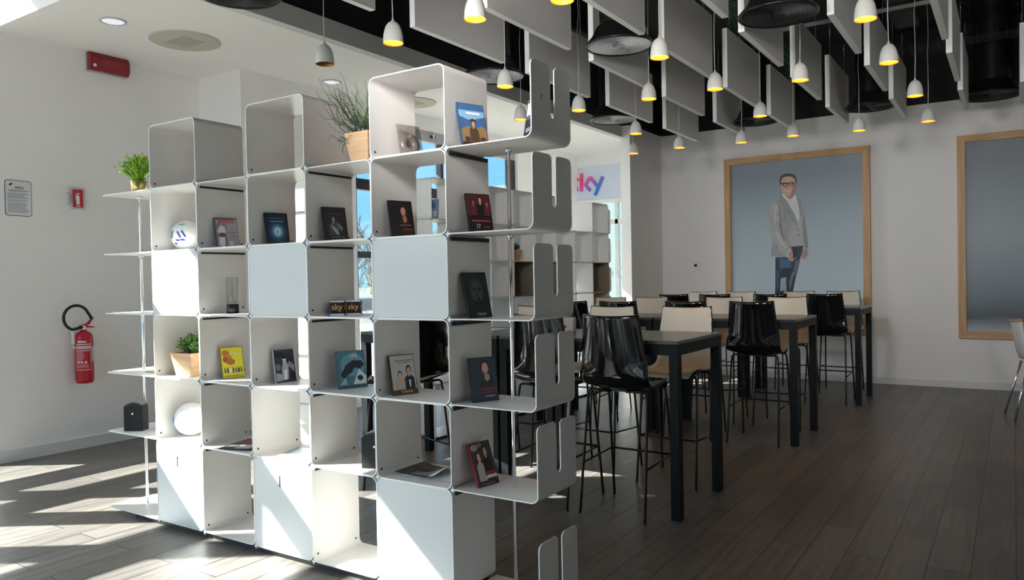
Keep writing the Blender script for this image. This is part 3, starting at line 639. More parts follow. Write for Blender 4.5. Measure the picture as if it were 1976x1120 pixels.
film_case('film_case', 'black and white film case in a clear sleeve on the third shelf', 'film case', onpanel(2, .07), 2.835, ZA[2]+.0052, RAD(76), RAD(12), (40, 40, 46),
    [('p', [(.3, .06), (.62, .1), (.66, .5), (.56, .66), (.44, .66), (.36, .4)], (150, 150, 160)), ('e', .5, .72, .09, .08, (190, 190, 196)), ('e', .5, .76, .1, .06, (14, 14, 16)), ('p', [(.06, .05), (.36, .06), (.3, .26), (.1, .3)], (150, 152, 160)), ('p', [(.64, .5), (.9, .3), (.92, .5), (.7, .64)], (120, 122, 130)), ('e', .3, .84, .2, .09, (24, 24, 28)), ('e', .2, .46, .12, .1, (90, 92, 100)), ('p', [(.45, .35), (.58, .4), (.55, .08), (.42, .08)], (210, 210, 216)), ('e', .82, .18, .12, .12, (16, 16, 20)), ('r', 0, 0, .05, 1, (170, 172, 176)), ('r', .95, 0, 1, 1, (170, 172, 176))], case=(90, 92, 98))
film_case('film_case', 'wide teal film case with a glowing blue form and pale title', 'film case', onpanel(3, .115), 2.83, ZA[2]+.0052, RAD(70), RAD(13), (66, 108, 124),
    [('e', .55, .62, .42, .3, (96, 140, 156)), ('p', [(.1, .36), (.3, .62), (.55, .74), (.85, .72), (.95, .6), (.8, .5), (.6, .54), (.5, .42), (.3, .34), (.24, .24)], (20, 34, 46)), ('p', [(.5, .1), (.75, .5), (.98, .3), (.95, .1)], (196, 208, 212)), ('e', .76, .26, .10, .075, (34, 34, 44)), ('r', .04, .02, .96, .08, (44, 80, 96)), ('p', [(.04, .1), (.25, .3), (.3, .1)], (130, 170, 184))],
    [('LIFE', .6, .86, .16, (186, 198, 200))], case=(60, 76, 84), wd=.165, h=.20)
film_case('film_case', 'white film case with a couple and gold title at the bottom', 'film case', onpanel(4, .065), 2.79, ZA[2]+.0052, RAD(72), RAD(13), (172, 166, 164),
    person(.36, .08, .60, .26, (196, 160, 140), (52, 34, 28), (176, 156, 142))+person(.72, .06, .72, .2, (190, 150, 128), (34, 24, 20), (26, 26, 30))+[('p', [(.68, .36), (.76, .36), (.74, .18), (.70, .18)], (220, 218, 214)), ('r', .2, .84, .9, .86, (90, 86, 86)), ('r', .3, .79, .8, .805, (120, 70, 66)), ('r', .0, .0, 1, .13, (70, 48, 40))],
    [('FLORENCE', .55, .07, .08, (214, 170, 80))], case=(30, 22, 26), wd=.142, h=.20)
film_case('film_case', 'slate blue film case with a thoughtful man above dark red lettering', 'film case', onpanel(5, .075), 2.80, ZA[2]+.0052, RAD(66), RAD(10), (40, 50, 64),
    [('p', [(.3, .3), (.85, .3), (.82, .55), (.66, .66), (.45, .62)], (28, 32, 40)), ('e', .56, .80, .17, .13, (36, 30, 30)), ('e', .57, .75, .12, .125, (186, 146, 128)), ('r', .52, .58, .64, .66, (150, 112, 98)), ('e', .62, .54, .10, .09, (170, 130, 114)), ('r', .35, .27, .95, .31, (120, 36, 42)), ('r', .4, .2, .95, .23, (110, 36, 42)), ('r', .5, .10, .85, .13, (150, 130, 130))], case=(26, 34, 44), wd=.142, h=.205)
film_case('film_case', 'dark film case with red spine tilted on the lowest open shelf', 'film case', onpanel(5, .10), 2.80, ZA[1]+.0052, RAD(80), RAD(20), (58, 52, 52),
    person(.32, .12, .78, .18, (200, 160, 140), (80, 50, 40), (170, 156, 150))+person(.66, .2, .9, .2, (180, 140, 120), (30, 26, 26), (30, 30, 34))+[('e', .2, .88, .16, .08, (150, 140, 140)), ('e', .45, .92, .14, .05, (120, 112, 112)), ('r', .5, .25, .92, .31, (150, 30, 36)), ('r', .48, .16, .95, .23, (200, 196, 196)), ('r', .2, .04, .8, .06, (130, 126, 126))], case=(110, 26, 34), wd=.135, h=.205)
# clear sleeve with disc
M_SLEEVE = glass_mat('clear_sleeve', (.80, .79, .77), .3)
T = thing('disc_sleeve', 'clear plastic sleeve with a silver disc in the highest cube', 'sleeve', (onpanel(4, .07), 2.88, ZA[5]+.0052), group=None)
T.rotation_euler = (Matrix.Rotation(RAD(73), 4, 'Z') @ Matrix.Rotation(-RAD(13), 4, 'X')).to_euler()
MB().box((0, 0, 0), (.135, .008, .19), M_SLEEVE).build('sleeve', T)
MB().lathe([(.012, 0), (.055, 0), (.055, .0012), (.012, .0012), (.012, 0)], mat('disc_silver', (.62, .57, .58), .25, .5, noise=.1)).build('disc', T, (.067, .002, .09), (RAD(90), 0, 0))
# rear bookcase things
film_case('film_case', 'pale blue film case standing on the rear bookcase, seen through the foreground one', 'film case', -4.66, BY+.06, levels(.02)[5]+.0052, RAD(20), RAD(10), (110, 140, 176), [('r', .1, .1, .9, .4, (176, 192, 210)), ('r', .2, .55, .8, .8, (70, 100, 140))], case=(120, 130, 140), group='film cases on the rear bookcase')
film_case('film_case', 'grey and white film case beside the slotted brackets on the rear bookcase', 'film case', -4.62, BY+4*W+.12, levels(.02)[4]+.0052, RAD(35), RAD(10), (130, 134, 150), [('r', .05, .05, .6, .3, (220, 222, 228)), ('e', .5, .8, .2, .1, (190, 196, 210)), ('r', .3, .4, .9, .65, (70, 76, 92))], case=(120, 124, 134), group='film cases on the rear bookcase')
film_case('film_case', 'light blue film case on the narrow slotted bookcase', 'film case', -4.86, CYY+.10, levels(.02)[2]+.0052, RAD(30), RAD(10), (150, 190, 226), [('r', .1, .5, .9, .8, (90, 150, 210)), ('e', .5, .3, .3, .1, (230, 236, 240))], case=(150, 160, 170), group='film cases on the rear bookcase')
t = thing('bottle', 'small clear capped bottle at the right end of the rear bookcase', 'bottle', (-4.68, BY+7.25*W, levels(.02)[4]+.0052))
MB().lathe([(0, 0), (.035, 0), (.035, .12), (.02, .15), (0, .15)], mat('bottle_grey', (.35, .36, .36), .15)).build('body', t); MB().lathe([(0, .15), (.022, .15), (.022, .18), (0, .18)], M_CHROME).build('cap', t)

# magazines and papers lying on shelves
def sheet(name, label, cat, x, y, z, w_, d, rz, m, curl=.02, shapes=(), n=8, group=None, seed=1, thick=.0015):
    T = thing(name, label, cat, (x, y, z), rz, group); rnd = random.Random(seed); mb = MB(); vs = []
    f = lambda u, v: curl*(u**3)*(.3+v)+curl*.25*math.sin(u*5+seed)*v
    for lay in (0, 1):
        for i in range(n+1):
            for j in range(n+1):
                u, v = i/n, j/n; vs.append(((u-.5)*w_, (v-.5)*d, max(0, f(u, v))+.0006+lay*thick))
    k = (n+1)**2; fs = []
    for i in range(n):
        for j in range(n):
            a = i*(n+1)+j; q = (a, a+n+1, a+n+2, a+1); fs += [tuple(x_+k for x_ in q), q[::-1]]
    mb.add(vs, fs, m, True); mb.build('pages', T, fix=False)
    for (u0, v0, u1, v1, c) in shapes:
        s_ = MB(); vs = []; q = 6
        for i in range(q+1):
            for j in range(q+1):
                u = u0+(u1-u0)*i/q; v = v0+(v1-v0)*j/q; vs.append(((u-.5)*w_, (v-.5)*d, max(0, f(u, v))+.0012+thick))
        s_.add(vs, [(i*(q+1)+j, (i+1)*(q+1)+j, (i+1)*(q+1)+j+1, i*(q+1)+j+1) for i in range(q) for j in range(q)], C(*c), True); s_.build('printed_area', T, fix=False)
    return T
M_PAPER = mat('white_paper', (.80, .80, .82), .7, noise=.02)
sheet('brochure', 'white brochure lying under the curled dark one', 'brochure', -2.36, 2.90, ZA[1]+.0055, .30, .21, .1, M_PAPER, .0, group=None, thick=.006)
sheet('brochure', 'dark curled brochure with a pale photo lying on the lowest white door cube', 'brochure', -2.42, 2.90, ZA[1]+.0135, .27, .20, -.12, C(44, 42, 44), .045, [(.35, .05, .8, .35, (120, 112, 106)), (.1, .6, .5, .8, (70, 66, 66)), (.86, .0, 1, .9, (205, 206, 212))], seed=2)
sheet('magazine', 'plastic-wrapped dark red magazine lying on the second shelf', 'magazine', -3.77, 2.885, ZA[1]+.0055, .22, .28, .25, C(60, 58, 62), .015, [(.05, .45, .7, .9, (112, 46, 52)), (.4, .1, .9, .4, (176, 178, 184)), (.1, .1, .35, .35, (90, 92, 98))], seed=3, thick=.004)
T = thing('picture_book', 'thin gold-framed picture lying flat on the second shelf', 'picture frame', (-3.30, 2.90, ZA[1]+.0055), .35)
bevel(MB().box((-.11, -.15, 0), (.11, .15, .012), mat('pale_gold_frame', (.62, .48, .28), .4)).build('frame', T), .002)
MB().box((-.095, -.135, .012), (.095, .135, .013), C(120, 136, 150)).build('print', T); MB().box((-.06, -.06, .0132), (.05, .07, .0136), C(196, 204, 210)).build('print_highlight', T)
T = thing('paper_stand', 'small clear card stand with a pink leaflet on the left end shelf', 'stand', (-4.66, 2.90, ZA[2]+.0032), .2)
MB().box((-.09, -.05, 0), (.09, .05, .004), M_SLEEVE).box((-.02, .0, .004), (.09, .004, .05), M_SLEEVE).build('holder', T); MB().box((-.08, -.045, .0042), (.08, .04, .008), C(226, 190, 170)).build('leaflet', T)
sheet('magazine', 'folded newspaper lying on the rear bookcase', 'magazine', -4.66, BY+4.4*W, levels(.02)[3]+.0055, .2, .26, .1, M_PAPER, .02, seed=5, thick=.004)

# ================================================================== TABLES AND STOOLS
def make_table(label, x0, y0, ln=1.31, dp=.82):
    T = thing('bar_table', label, 'table', (x0, y0, 0), 0, 'tall black bar tables')
    bevel(MB().box((0, 0, 1.078), (ln, dp, 1.10), M_TBL).build('tabletop', T), .003)
    a = MB().box((.0, .0, 1.012), (ln, .02, 1.078), M_TLEG).box((0, dp-.02, 1.012), (ln, dp, 1.078), M_TLEG).box((0, .02, 1.012), (.02, dp-.02, 1.078), M_TLEG).box((ln-.02, .02, 1.012), (ln, dp-.02, 1.078), M_TLEG)
    a.build('apron', T)
    for lx in (0, ln-.06):
        for ly in (0, dp-.06): bevel(MB().box((lx-.0005, ly-.0005, 0), (lx+.0605, ly+.0605, 1.077), M_TLEG).build('leg', T), .003)
    return T
tab = make_table('tall black bar table with its end nearest the camera, front row right', -3.01, 4.40)
rows = [(4.40, -1.70), (6.83, -1.57), (9.28, -1.44)]
nm = ['front', 'middle', 'back']
for r_, (ty, tx) in enumerate(rows):
    for c_ in range(2):
        x = tx-1.31-c_*1.33; lb = 'tall black bar table, %s row, %s of the two pushed together' % (nm[r_], 'right one' if c_ == 0 else 'left one')
        if r_ == 0 and c_ == 0: tab.location = (x, ty, 0); tab['label'] = lb
        else: dup(tab, (x, ty, 0), 0, lb)

def make_stool():
    T = thing('bar_stool', 's', 'bar stool', (0, 0, 0), 0, 'two-tone bar stools')
    # profile: (y, z) from seat front (y+) to back top (y-), half width, curvature
    K = [(.218, .768, .180), (.208, .790, .196), (.15, .798, .214), (.06, .790, .226), (-.04, .784, .232), (-.12, .790, .236), (-.172, .815, .237), (-.200, .862, .234), (-.210, .93, .228), (-.219, 1.01, .220), (-.229, 1.09, .210), (-.240, 1.17, .201), (-.253, 1.256, .192)]
    P = []
    for i in range(len(K)-1):
        a, b, c_, d = K[max(0, i-1)], K[i], K[i+1], K[min(len(K)-1, i+2)]
        for q in range(3):
            t_ = q/3; P.append(tuple(.5*(2*b[n]+(c_[n]-a[n])*t_+(2*a[n]-5*b[n]+4*c_[n]-d[n])*t_*t_+(3*b[n]-a[n]-3*c_[n]+d[n])*t_**3) for n in range(3)))
    P.append(K[-1])
    nt_ = 16
    def surf(off, inset, lo=0):
        vs = []
        PP = P[lo:]
        for i, (y, z, hw) in enumerate(PP):
            a = PP[max(0, i-1)]; b = PP[min(len(PP)-1, i+1)]; ty, tz = b[0]-a[0], b[1]-a[1]; l = math.hypot(ty, tz); ny, nz = -tz/l, ty/l   # normal towards sitter
            back = min(1, max(0, (z-.80)/.15)) if y < 0 else 0
            for j in range(nt_+1):
                s_ = (j/nt_-.5)*2*(1-inset); x = s_*hw
                yy = y+.045*back*s_*s_+.0*(1-back); zz = z+.030*(1-back)*s_*s_*min(1, max(.15, (.22-y)/.08))+(.010*s_*s_ if i >= len(PP)-2 else 0)
                vs.append((x, yy+ny*off, zz+nz*off))
        n = len(PP); fs = [(i*(nt_+1)+j, i*(nt_+1)+j+1, (i+1)*(nt_+1)+j+1, (i+1)*(nt_+1)+j) for i in range(n-1) for j in range(nt_)]
        return vs, fs
    vs, fs = surf(0, 0); o = MB().add(vs, fs, M_STOOLB, True).build('outer_shell', T)
    md = o.modifiers.new('thickness', 'SOLIDIFY'); md.thickness = .012; md.offset = 0
    vs, fs = surf(-.0078, .035); vs2 = [list(v) for v in vs]
    for k in range(nt_+1): vs2[-1-k][2] -= .006
    o2 = MB().add(vs2, fs, M_STOOLC, True).build('inner_shell', T)
    md = o2.modifiers.new('thickness', 'SOLIDIFY'); md.thickness = .002; md.offset = 0
    for sx in (-1, 1):
        for sy in (-1, 1):
            y_t = .155 if sy > 0 else -.135; foot = (sx*.225, .245 if sy > 0 else -.235, 0.0); top = (sx*.205, y_t*1.0, .745)
            pts = [foot, (foot[0]*.99, foot[1]*.99+top[1]*.01, .02)]+[tuple(Vector(foot).lerp(Vector(top), k)) for k in (.25, .5, .75, .95)]
            pts += [(sx*.200, y_t*.99, .768), (sx*.185, y_t*.97, .780), (sx*.16, y_t*.95, .782), (sx*.06, y_t*.92, .776)]
            MB().tube(pts, .0088, M_ROD, 10).build('leg', T)
    def at(sx, sy, z):
        y_t = .155 if sy > 0 else -.135; k = z/.745; return (sx*(.225*(1-k)+.205*k), (.245 if sy > 0 else -.235)*(1-k)+y_t*k, z)
    f = MB(); f.tube([at(-1, 1, .335), at(1, 1, .335)], .0075, M_ROD); f.build('foot_bar', T)
    for sx in (-1, 1): MB().tube([at(sx, 1, .335), at(sx, -1, .315)], .006, M_ROD).build('side_bar', T)
    MB().box((-.14, -.11, .772), (.14, .13, .786), M_ROD).build('seat_plate', T)
    return T
stool = make_stool(); first = [True]
def place(x, y, rz, label):
    if first[0]:
        first[0] = False; stool.location = (x, y, 0); stool.rotation_euler = (0, 0, rz); stool['label'] = label; return stool
    return dup(stool, (x, y, 0), rz, label)
ORD = ['first', 'second', 'third', 'fourth', 'fifth', 'sixth']
near = {0: (4.50, [-2.09, -2.62]), 1: (6.94, [-1.92, -2.53, -3.21, -3.74]), 2: (9.43, [-1.80, -2.41, -3.09, -3.62])}
far = {0: (5.36, [-2.08, -2.705, -3.42]), 1: (7.80, [-1.93, -2.572, -3.40, -3.905]), 2: (10.27, [-1.82, -2.36, -3.13, -3.66])}
jit = random.Random(4)
for r_ in range(3):
    for i, x in enumerate(near[r_][1]):
        place(x, near[r_][0], jit.uniform(-.04, .04), 'bar stool turned away showing its glossy black back, %s row, %s from the right' % (nm[r_], ORD[i]))
    for i, x in enumerate(far[r_][1]):
        place(x, far[r_][0], math.pi+jit.uniform(-.04, .04), 'bar stool facing the camera with cream seat and back, %s row, %s from the right' % (nm[r_], ORD[i]))
place(-3.62, 4.13, math.radians(78), 'bar stool turned sideways behind the foreground bookcase, seat facing left')

# table things
def canister(label, x, y, z):
    T = thing('canister', label, 'canister', (x, y, z), 0, 'blue-lidded canisters'); 
    MB().lathe([(0, 0), (.062, 0), (.065, .055), (0, .055)], mat('canister_white', (.72, .74, .78), .4)).build('tub', T)
    MB().lathe([(0, .055), (.068, .055), (.068, .088), (.064, .092), (0, .092)], mat('canister_blue', (.01, .16, .46), .4)).build('lid', T)
canister('white canister with blue lid on the middle table row', -2.70, 7.40, 1.1008)
canister('white canister with blue lid on the back table row', -2.45, 9.72, 1.1008)
T = thing('napkin_box', 'pale grey square dispenser on the front table behind the end brackets', 'dispenser', (-2.74, 4.90, 1.1008), .3)
bevel(MB().box((-.055, -.05, 0), (.055, .05, .105), mat('dispenser_grey', (.50, .48, .45), .45)).build('body', T), .006); MB().box((-.04, -.052, .03), (.0, -.0495, .05), M_DARK).build('slot', T)

# ================================================================== CEILING THINGS
# acoustic baffles
bx = [-3.48, -2.87, -2.265, -1.655, -1.05, -.445]; by = [2.56, 4.07, 5.56, 7.10, 8.62]
skip = {(0, k) for k in ()}
def make_baffle():
    T = thing('acoustic_baffle', 'b', 'acoustic panel', (0, 0, 0), 0, 'hanging acoustic baffles')
    MB().box((.0005, .003, 3.253), (.0445, 1.117, 3.797), M_BAF).build('panel', T)
    q = [(0, 3.25), (1.12, 3.25), (1.12, 3.80), (0, 3.80)]; i_ = [(.003, 3.253), (1.117, 3.253), (1.117, 3.797), (.003, 3.797)]; e_ = MB()
    for k in range(4): e_.prism([q[k], q[(k+1) % 4], i_[(k+1) % 4], i_[k]], 0, .045, M_EDGE, 'yz')
    e_.build('edge_band', T)
    for yy in (.15, .97): MB().tube([(.0225, yy, 3.79), (.0225, yy, 4.62)], .0015, M_CHROME, 6).build('hanging_wire', T)
    return T
baf = make_baffle(); used = False
rown = ['row closest to the camera', 'second row', 'third row', 'fourth row', 'row nearest the picture wall']
for j, y in enumerate(by):
    for i, x in enumerate(bx):
        if j == 0 and i != 0: continue
        if j == 1 and i == 5: continue
        lb = 'white hanging acoustic baffle, %s, %s from the left' % (rown[j], ORD[i])
        if not used: used = True; baf.location = (x, y, 0); baf['label'] = lb
        else: dup(baf, (x, y, 0), 0, lb)
dup(baf, (.06, 8.62, 0), 0, 'white acoustic baffle at the far right edge of the ceiling')
# pendants
def make_pendant(lit=True):
    T = thing('pendant_lamp', 'p', 'pendant lamp', (0, 0, 0), 0, 'small white pendant lamps')
    pr = [(.064, 0), (.0635, .02), (.061, .05), (.055, .08), (.045, .108), (.030, .128), (.013, .138), (.008, .146), (.006, .158)]
    MB().lathe(pr, M_SHADE, n=28, cap1=True).build('shade', T)
    MB().lathe([(.064, 0), (.0612, .0015), (.0608, .02), (.058, .05), (.052, .078), (.042, .104), (.028, .122), (0, .128)], M_GOLD if lit else M_COPPER, n=28).build('lining', T)
    if lit: MB().ell((0, 0, .075), (.020, .020, .026), M_BULB, 14, 8).build('bulb', T)
    else: MB().ell((0, 0, .075), (.020, .020, .026), mat('bulb_off', (.3, .2, .15), .3), 14, 8).build('bulb', T)
    rnd = random.Random(3); pts = [(.0, 0, .155)]+[(rnd.uniform(-.008, .008), rnd.uniform(-.008, .008), .155+k*.18) for k in range(1, 8)]+[(0, 0, 1.62)]
    MB().tube(pts, .0032, M_CORD, 6).build('cord', T)
    return T
lamps = [(-3.957, 3.726, 0), (-3.270, 3.660, 1), (-2.592, 3.608, 1), (-2.037, 3.647, 1), (-3.318, 5.004, 1), (-2.029, 4.991, 1), (-.727, 4.984, 1),
         (-3.898, 6.136, 1), (-3.267, 6.121, 1), (-2.582, 6.099, 1), (-2.012, 6.112, 1), (-1.382, 6.247, 1), (-.742, 6.121, 1),
         (-3.326, 7.496, 1), (-2.010, 7.42, 1), (-.698, 7.417, 1), (-3.888, 8.675, 1), (-3.285, 8.644, 1), (-2.59, 8.77, 1), (-2.006, 8.713, 1), (-1.364, 8.853, 1), (-.71, 8.758, 1)]
names_ = ['unlit copper-lined white pendant lamp at the far left of the ceiling', 'lit gold-lined pendant lamp hanging over the tallest bookcase cube, left of the first baffle', 'lit pendant lamp cut by the top edge, just left of the large first baffle',
 'lit pendant lamp of which only the glowing rim shows at the top edge', 'lit pendant lamp directly in front of the pale round air diffuser', 'lit pendant lamp just right of the dark round diffuser with grey swirl', 'largest lit pendant lamp, near the top right',
 'pendant lamp half hidden behind the leaning case and the top end bracket', 'lit pendant lamp just right of the top end bracket', 'lit pendant lamp between the second and third baffle rows, below the grey-swirl diffuser', 'lit pendant lamp at the lower corner of the big central baffle', 'lit pendant lamp below the big dark diffuser', 'lit pendant lamp on the right just below and right of the largest one',
 'lit pendant lamp above a lower one in front of the white pier', 'lit pendant lamp left of the fourth baffle row, centre', 'lit pendant lamp to the right against the black ceiling, third from the right wall side', 'lowest lit pendant lamp in front of the white pier', 'lit pendant lamp in front of the room corner', 'lit pendant lamp above the left corner of the portrait frame', 'lit pendant lamp above the middle of the portrait frame', 'lit pendant lamp above the right corner of the portrait frame', 'rightmost lit pendant lamp, hanging against the white wall']
pl = make_pendant(True); po = make_pendant(False); u1 = u0 = False
for (x, y, lit), nmx in zip(lamps, names_):
    if lit:
        if not u1: u1 = True; o = pl; o.location = (x, y, 3.0); o['label'] = nmx
        else: dup(pl, (x, y, 3.0), jit.uniform(0, 6), nmx)
    else: po.location = (x, y, 3.0); po['label'] = nmx
# round air diffusers
M_GR_LIT = grille_mat('swirl_grille_lit', (.85, .87, .90)); M_GR2 = grille_mat('swirl_grille_dark', (.06, .06, .063))  # paler copy: light falling on some diffusers is put into the grille colour
def diffuser(label, x, y, m, z=3.255, r=.265):
    T = thing('air_diffuser', label, 'air diffuser', (x, y, z), 0, 'round ceiling air diffusers')
    mb = MB(); n = 48
    mb.lathe([(0, .012), (.03, .012), (r-.014, .006)], m, n=n); g = mb.build('grille', T)
    MB().lathe([(r-.016, .004), (r-.006, -.004), (r, .004), (r, .012), (r*.93, .03), (r*.80, .07), (r*.70, .13), (r*.64, .155), (r*.58, .16)], M_HOOD, n=n).build('hood', T)
    sl = MB()
    for k in range(60):
        a = k*2*math.pi/60; c_, s_ = math.cos(a), math.sin(a); p = []
        for rr_, da in ((.05, 0), (r*.45, .12), (r*.9, .3)): p.append((rr_*math.cos(a+da), rr_*math.sin(a+da)))
        vs = []
        for (px, py) in p:
            vs += [(px-s_*.0012, py+c_*.0012, .002), (px+s_*.0012, py-c_*.0012, .008)]
        sl.add(vs, [(0, 1, 3, 2), (2, 3, 5, 4)], m)
    sl.build('swirl_blades', T, fix=False)
    MB().lathe([(r*.58, .15), (r*.58, 1.35)], M_HOOD, n=32).build('duct', T)
    return T
diffuser('large dark round air diffuser near the top right', -1.33, 5.38, M_GR2)
diffuser('round air diffuser with grey swirl grille between baffles', -2.545, 5.45, M_GR_LIT, 3.285)
diffuser('pale round air diffuser behind a lit pendant, above the bookcase bracket', -3.78, 5.52, M_GR_LIT, 3.26)
diffuser('grey swirl air diffuser next to the white pier', -3.78, 7.90, M_GR_LIT, 3.27)
diffuser('dark air diffuser near the back wall above the portrait left corner', -2.545, 9.20, M_GR2, 3.30)
diffuser('dark air diffuser above the portrait right corner', -1.33, 9.38, M_GR2, 3.335)
diffuser('wide dark air diffuser at the far right near the back wall', -.193, 10.07, M_GR2, 3.43, r=.315)
diffuser('dark air diffuser cut by the top edge over the bulkhead', -4.02, 3.08, M_GR2, 3.30)
# ducts, trays and conduits under the black roof
def simple(name, label, cat, mb, group=None): return tag(mb.build(name), label, cat, group)
simple('ventilation_duct', 'thick black duct dropping at the far right of the ceiling', 'duct', MB().box((.10, 9.8, 3.75), (.60, 11.15, 4.55), M_HOOD))
simple('ventilation_duct', 'long black round duct above the baffles on the left', 'duct', MB().tube([(-4.2, 3.5, 4.36), (-4.2, 11.0, 4.36)], .16, M_HOOD, 20))
simple('ventilation_duct', 'black square duct running above the portrait', 'duct', MB().box((-1.00, 6.2, 4.02), (-.79, 8.9, 4.3), mat('duct_dark_grey', (.02, .02, .021), .6)))
def tray(label, x0, x1, y0, y1, z, m, st=.09):
    mb = MB(); 
    if y1-y0 > x1-x0:
        k = int((y1-y0)/st)
        for i in range(k+1): mb.tube([(x0, y0+i*st, z+.06), (x0, y0+i*st, z), (x1, y0+i*st, z), (x1, y0+i*st, z+.06)], .003, m, 5)
        for j in range(5): xx = x0+(x1-x0)*j/4; mb.tube([(xx, y0, z), (xx, y1, z)], .003, m, 5)
    else:
        k = int((x1-x0)/st)
        for i in range(k+1): mb.tube([(x0+i*st, y0, z+.06), (x0+i*st, y0, z), (x0+i*st, y1, z), (x0+i*st, y1, z+.06)], .003, m, 5)
        for j in range(6): yy = y0+(y1-y0)*j/5; mb.tube([(x0, yy, z), (x1, yy, z)], .003, m, 5)
    return simple('cable_tray', label, 'cable tray', mb, 'wire cable trays')
tray('wire cable tray with green cast running toward the back wall', -2.36, -2.06, 5.9, 10.6, 3.98, mat('tray_green_wire', (.05, .16, .11), .5, .3), .06)
tray('grey wire cable tray crossing under the black roof on the right', -1.12, .1, 9.45, 9.75, 3.96, mat('tray_grey_wire', (.08, .085, .09), .5, .3))
simple('conduit', 'thin grey conduit crossing near the top right', 'pipe', MB().tube([(-2.3, 8.13, 4.0), (.4, 8.10, 4.0)], .022, mat('conduit_grey', (.30, .30, .28), .5), 10))
# low ceiling on the left: speaker grilles and downlights
def ceil_round(name, label, cat, x, y, r, m, lit=False):
    T = thing(name, label, cat, (x, y, 3.68), 0, 'round fittings in the low white ceiling')
    if lit:
        MB().lathe([(r, 0), (r, -.006), (r*.82, -.010), (r*.80, -.004)], mat('downlight_ring', (.55, .55, .56), .4), n=32).build('ring', T)
        MB().lathe([(0, -.005), (r*.81, -.005)], mat('downlight_glow', (.6, .6, .66), .4, emit=(.92, .90, 1), estr=.30), n=32).build('lens', T)
    else:
        MB().lathe([(r, 0), (r, -.008), (r*.96, -.012), (0, -.013)], m, n=48).build('grille', T)
        b = MB()
        for k in range(-7, 8): b.box((k*.018-.002, -.11, -.0155), (k*.018+.002, .11, -.0125), m)
        b.build('slots', T)
M_SPK = mat('beige_speaker_cloth', (.56, .54, .46), .8, noise=.03, nscale=60, bump=.2, bscale=300)
ceil_round('ceiling_speaker', 'large round beige speaker grille in the low ceiling on the left', 'ceiling speaker', -6.17, 4.15, .30, M_SPK)
ceil_round('ceiling_speaker', 'round beige speaker grille in the low ceiling seen through the tallest cube', 'ceiling speaker', -6.15, 7.2, .30, M_SPK)
ceil_round('downlight', 'glowing recessed downlight at the top left', 'downlight', -6.18, 3.50, .105, None, True)
ceil_round('downlight', 'glowing recessed downlight above the middle cubes', 'downlight', -6.20, 5.93, .105, None, True)

# ================================================================== ON THE WALLS
# red emergency lamp on the left wall under the ceiling
T = thing('emergency_lamp', 'dark red emergency lamp on the left wall under the ceiling', 'emergency lamp', (LX, 3.80, 3.505), 0)
bevel(MB().box((0, 0, 0), (.035, .40, .185), mat('lamp_grey_back', (.55, .55, .55), .4)).build('backplate', T), .004)
mb = MB().prism([(.035, .01), (.075, .01), (.10, .05), (.10, .12), (.075, .175), (.035, .175)], .01, .39, mat('dark_red_lens', (.26, .02, .03), .2, noise=.1), 'xz'); bevel(mb.build('red_lens', T), .004)
MB().lathe([(0, 0), (.016, 0), (.016, .006), (0, .006)], mat('white_dot', (.8, .75, .7), .4), n=16).build('test_button', T, (.10, .05, .05), (0, RAD(90), 0))
MB().box((.0, -.006, .176), (.09, .396, .19), mat('lamp_grey_back', (.5, .5, .5))).build('top_cover', T)
# rules sign
T = thing('notice_sign', 'white framed notice headed AREA on the left wall', 'sign', (LX, 3.10, 2.12), 0)
MB().prism(rrect(0, .215, 0, .31, .025), 0, .003, mat('sign_navy', (.03, .04, .16), .5), 'yz').build('border', T)
MB().prism(rrect(.005, .210, .005, .305, .021), .003, .004, mat('sign_white', (.70, .71, .74), .5), 'yz').build('face', T)
R90 = (RAD(90), 0, RAD(90))
text_mesh('heading', 'AREA', .030, M_DARK, T, (.0045, .115, .245), R90, .0003)
text_mesh('heading', 'VIDEOSORVEGLIATA', .0165, M_DARK, T, (.0045, .108, .218), R90, .0003, sx=1.05)
ls = MB(); rnd = random.Random(2)
for k in range(20):
    z = .195-k*.0086
    if k in (6, 9): continue
    ls.box((.004, .02, z), (.0046, .02+.17*rnd.uniform(.8, 1), z+.0038), mat('sign_small_text', (.28, .28, .30), .6))
ls.build('small_print', T)
MB().prism([(.03, .27), (.055, .285), (.065, .278), (.05, .266), (.046, .255), (.04, .262)], .004, .0046, M_DARK, 'yz').build('camera_icon', T)
# projecting fire sign
T = thing('extinguisher_sign', 'small red extinguisher sign standing off the left wall', 'sign', (LX, 3.615, 2.205), 0)
MB().box((.055, 0, 0), (.06, .135, .20), glass_mat('sign_acrylic', (.9, .93, .95), .2)).build('acrylic_plate', T)
MB().box((.060, .022, .018), (.0612, .115, .182), mat('sign_red', (.55, .03, .05), .4)).build('red_face', T)
MB().prism([(.054, .045), (.082, .045), (.082, .115), (.076, .128), (.060, .128), (.054, .115)], .0613, .0617, M_PAPER, 'yz').prism([(.062, .130), (.074, .130), (.074, .15), (.062, .15)], .0613, .0617, M_PAPER, 'yz').prism([(.074, .142), (.088, .150), (.088, .145), (.074, .136)], .0613, .0617, M_PAPER, 'yz').prism([(.048, .148), (.052, .150), (.052, .09), (.048, .09)], .0613, .0617, M_PAPER, 'yz').box((.0613, .05, .026), (.0617, .088, .034), M_PAPER).build('extinguisher_icon', T)
MB().tube([(0, .012, .05), (.058, .012, .05)], .007, M_CHROME, 10).tube([(0, .012, .155), (.058, .012, .155)], .007, M_CHROME, 10).build('standoffs', T)
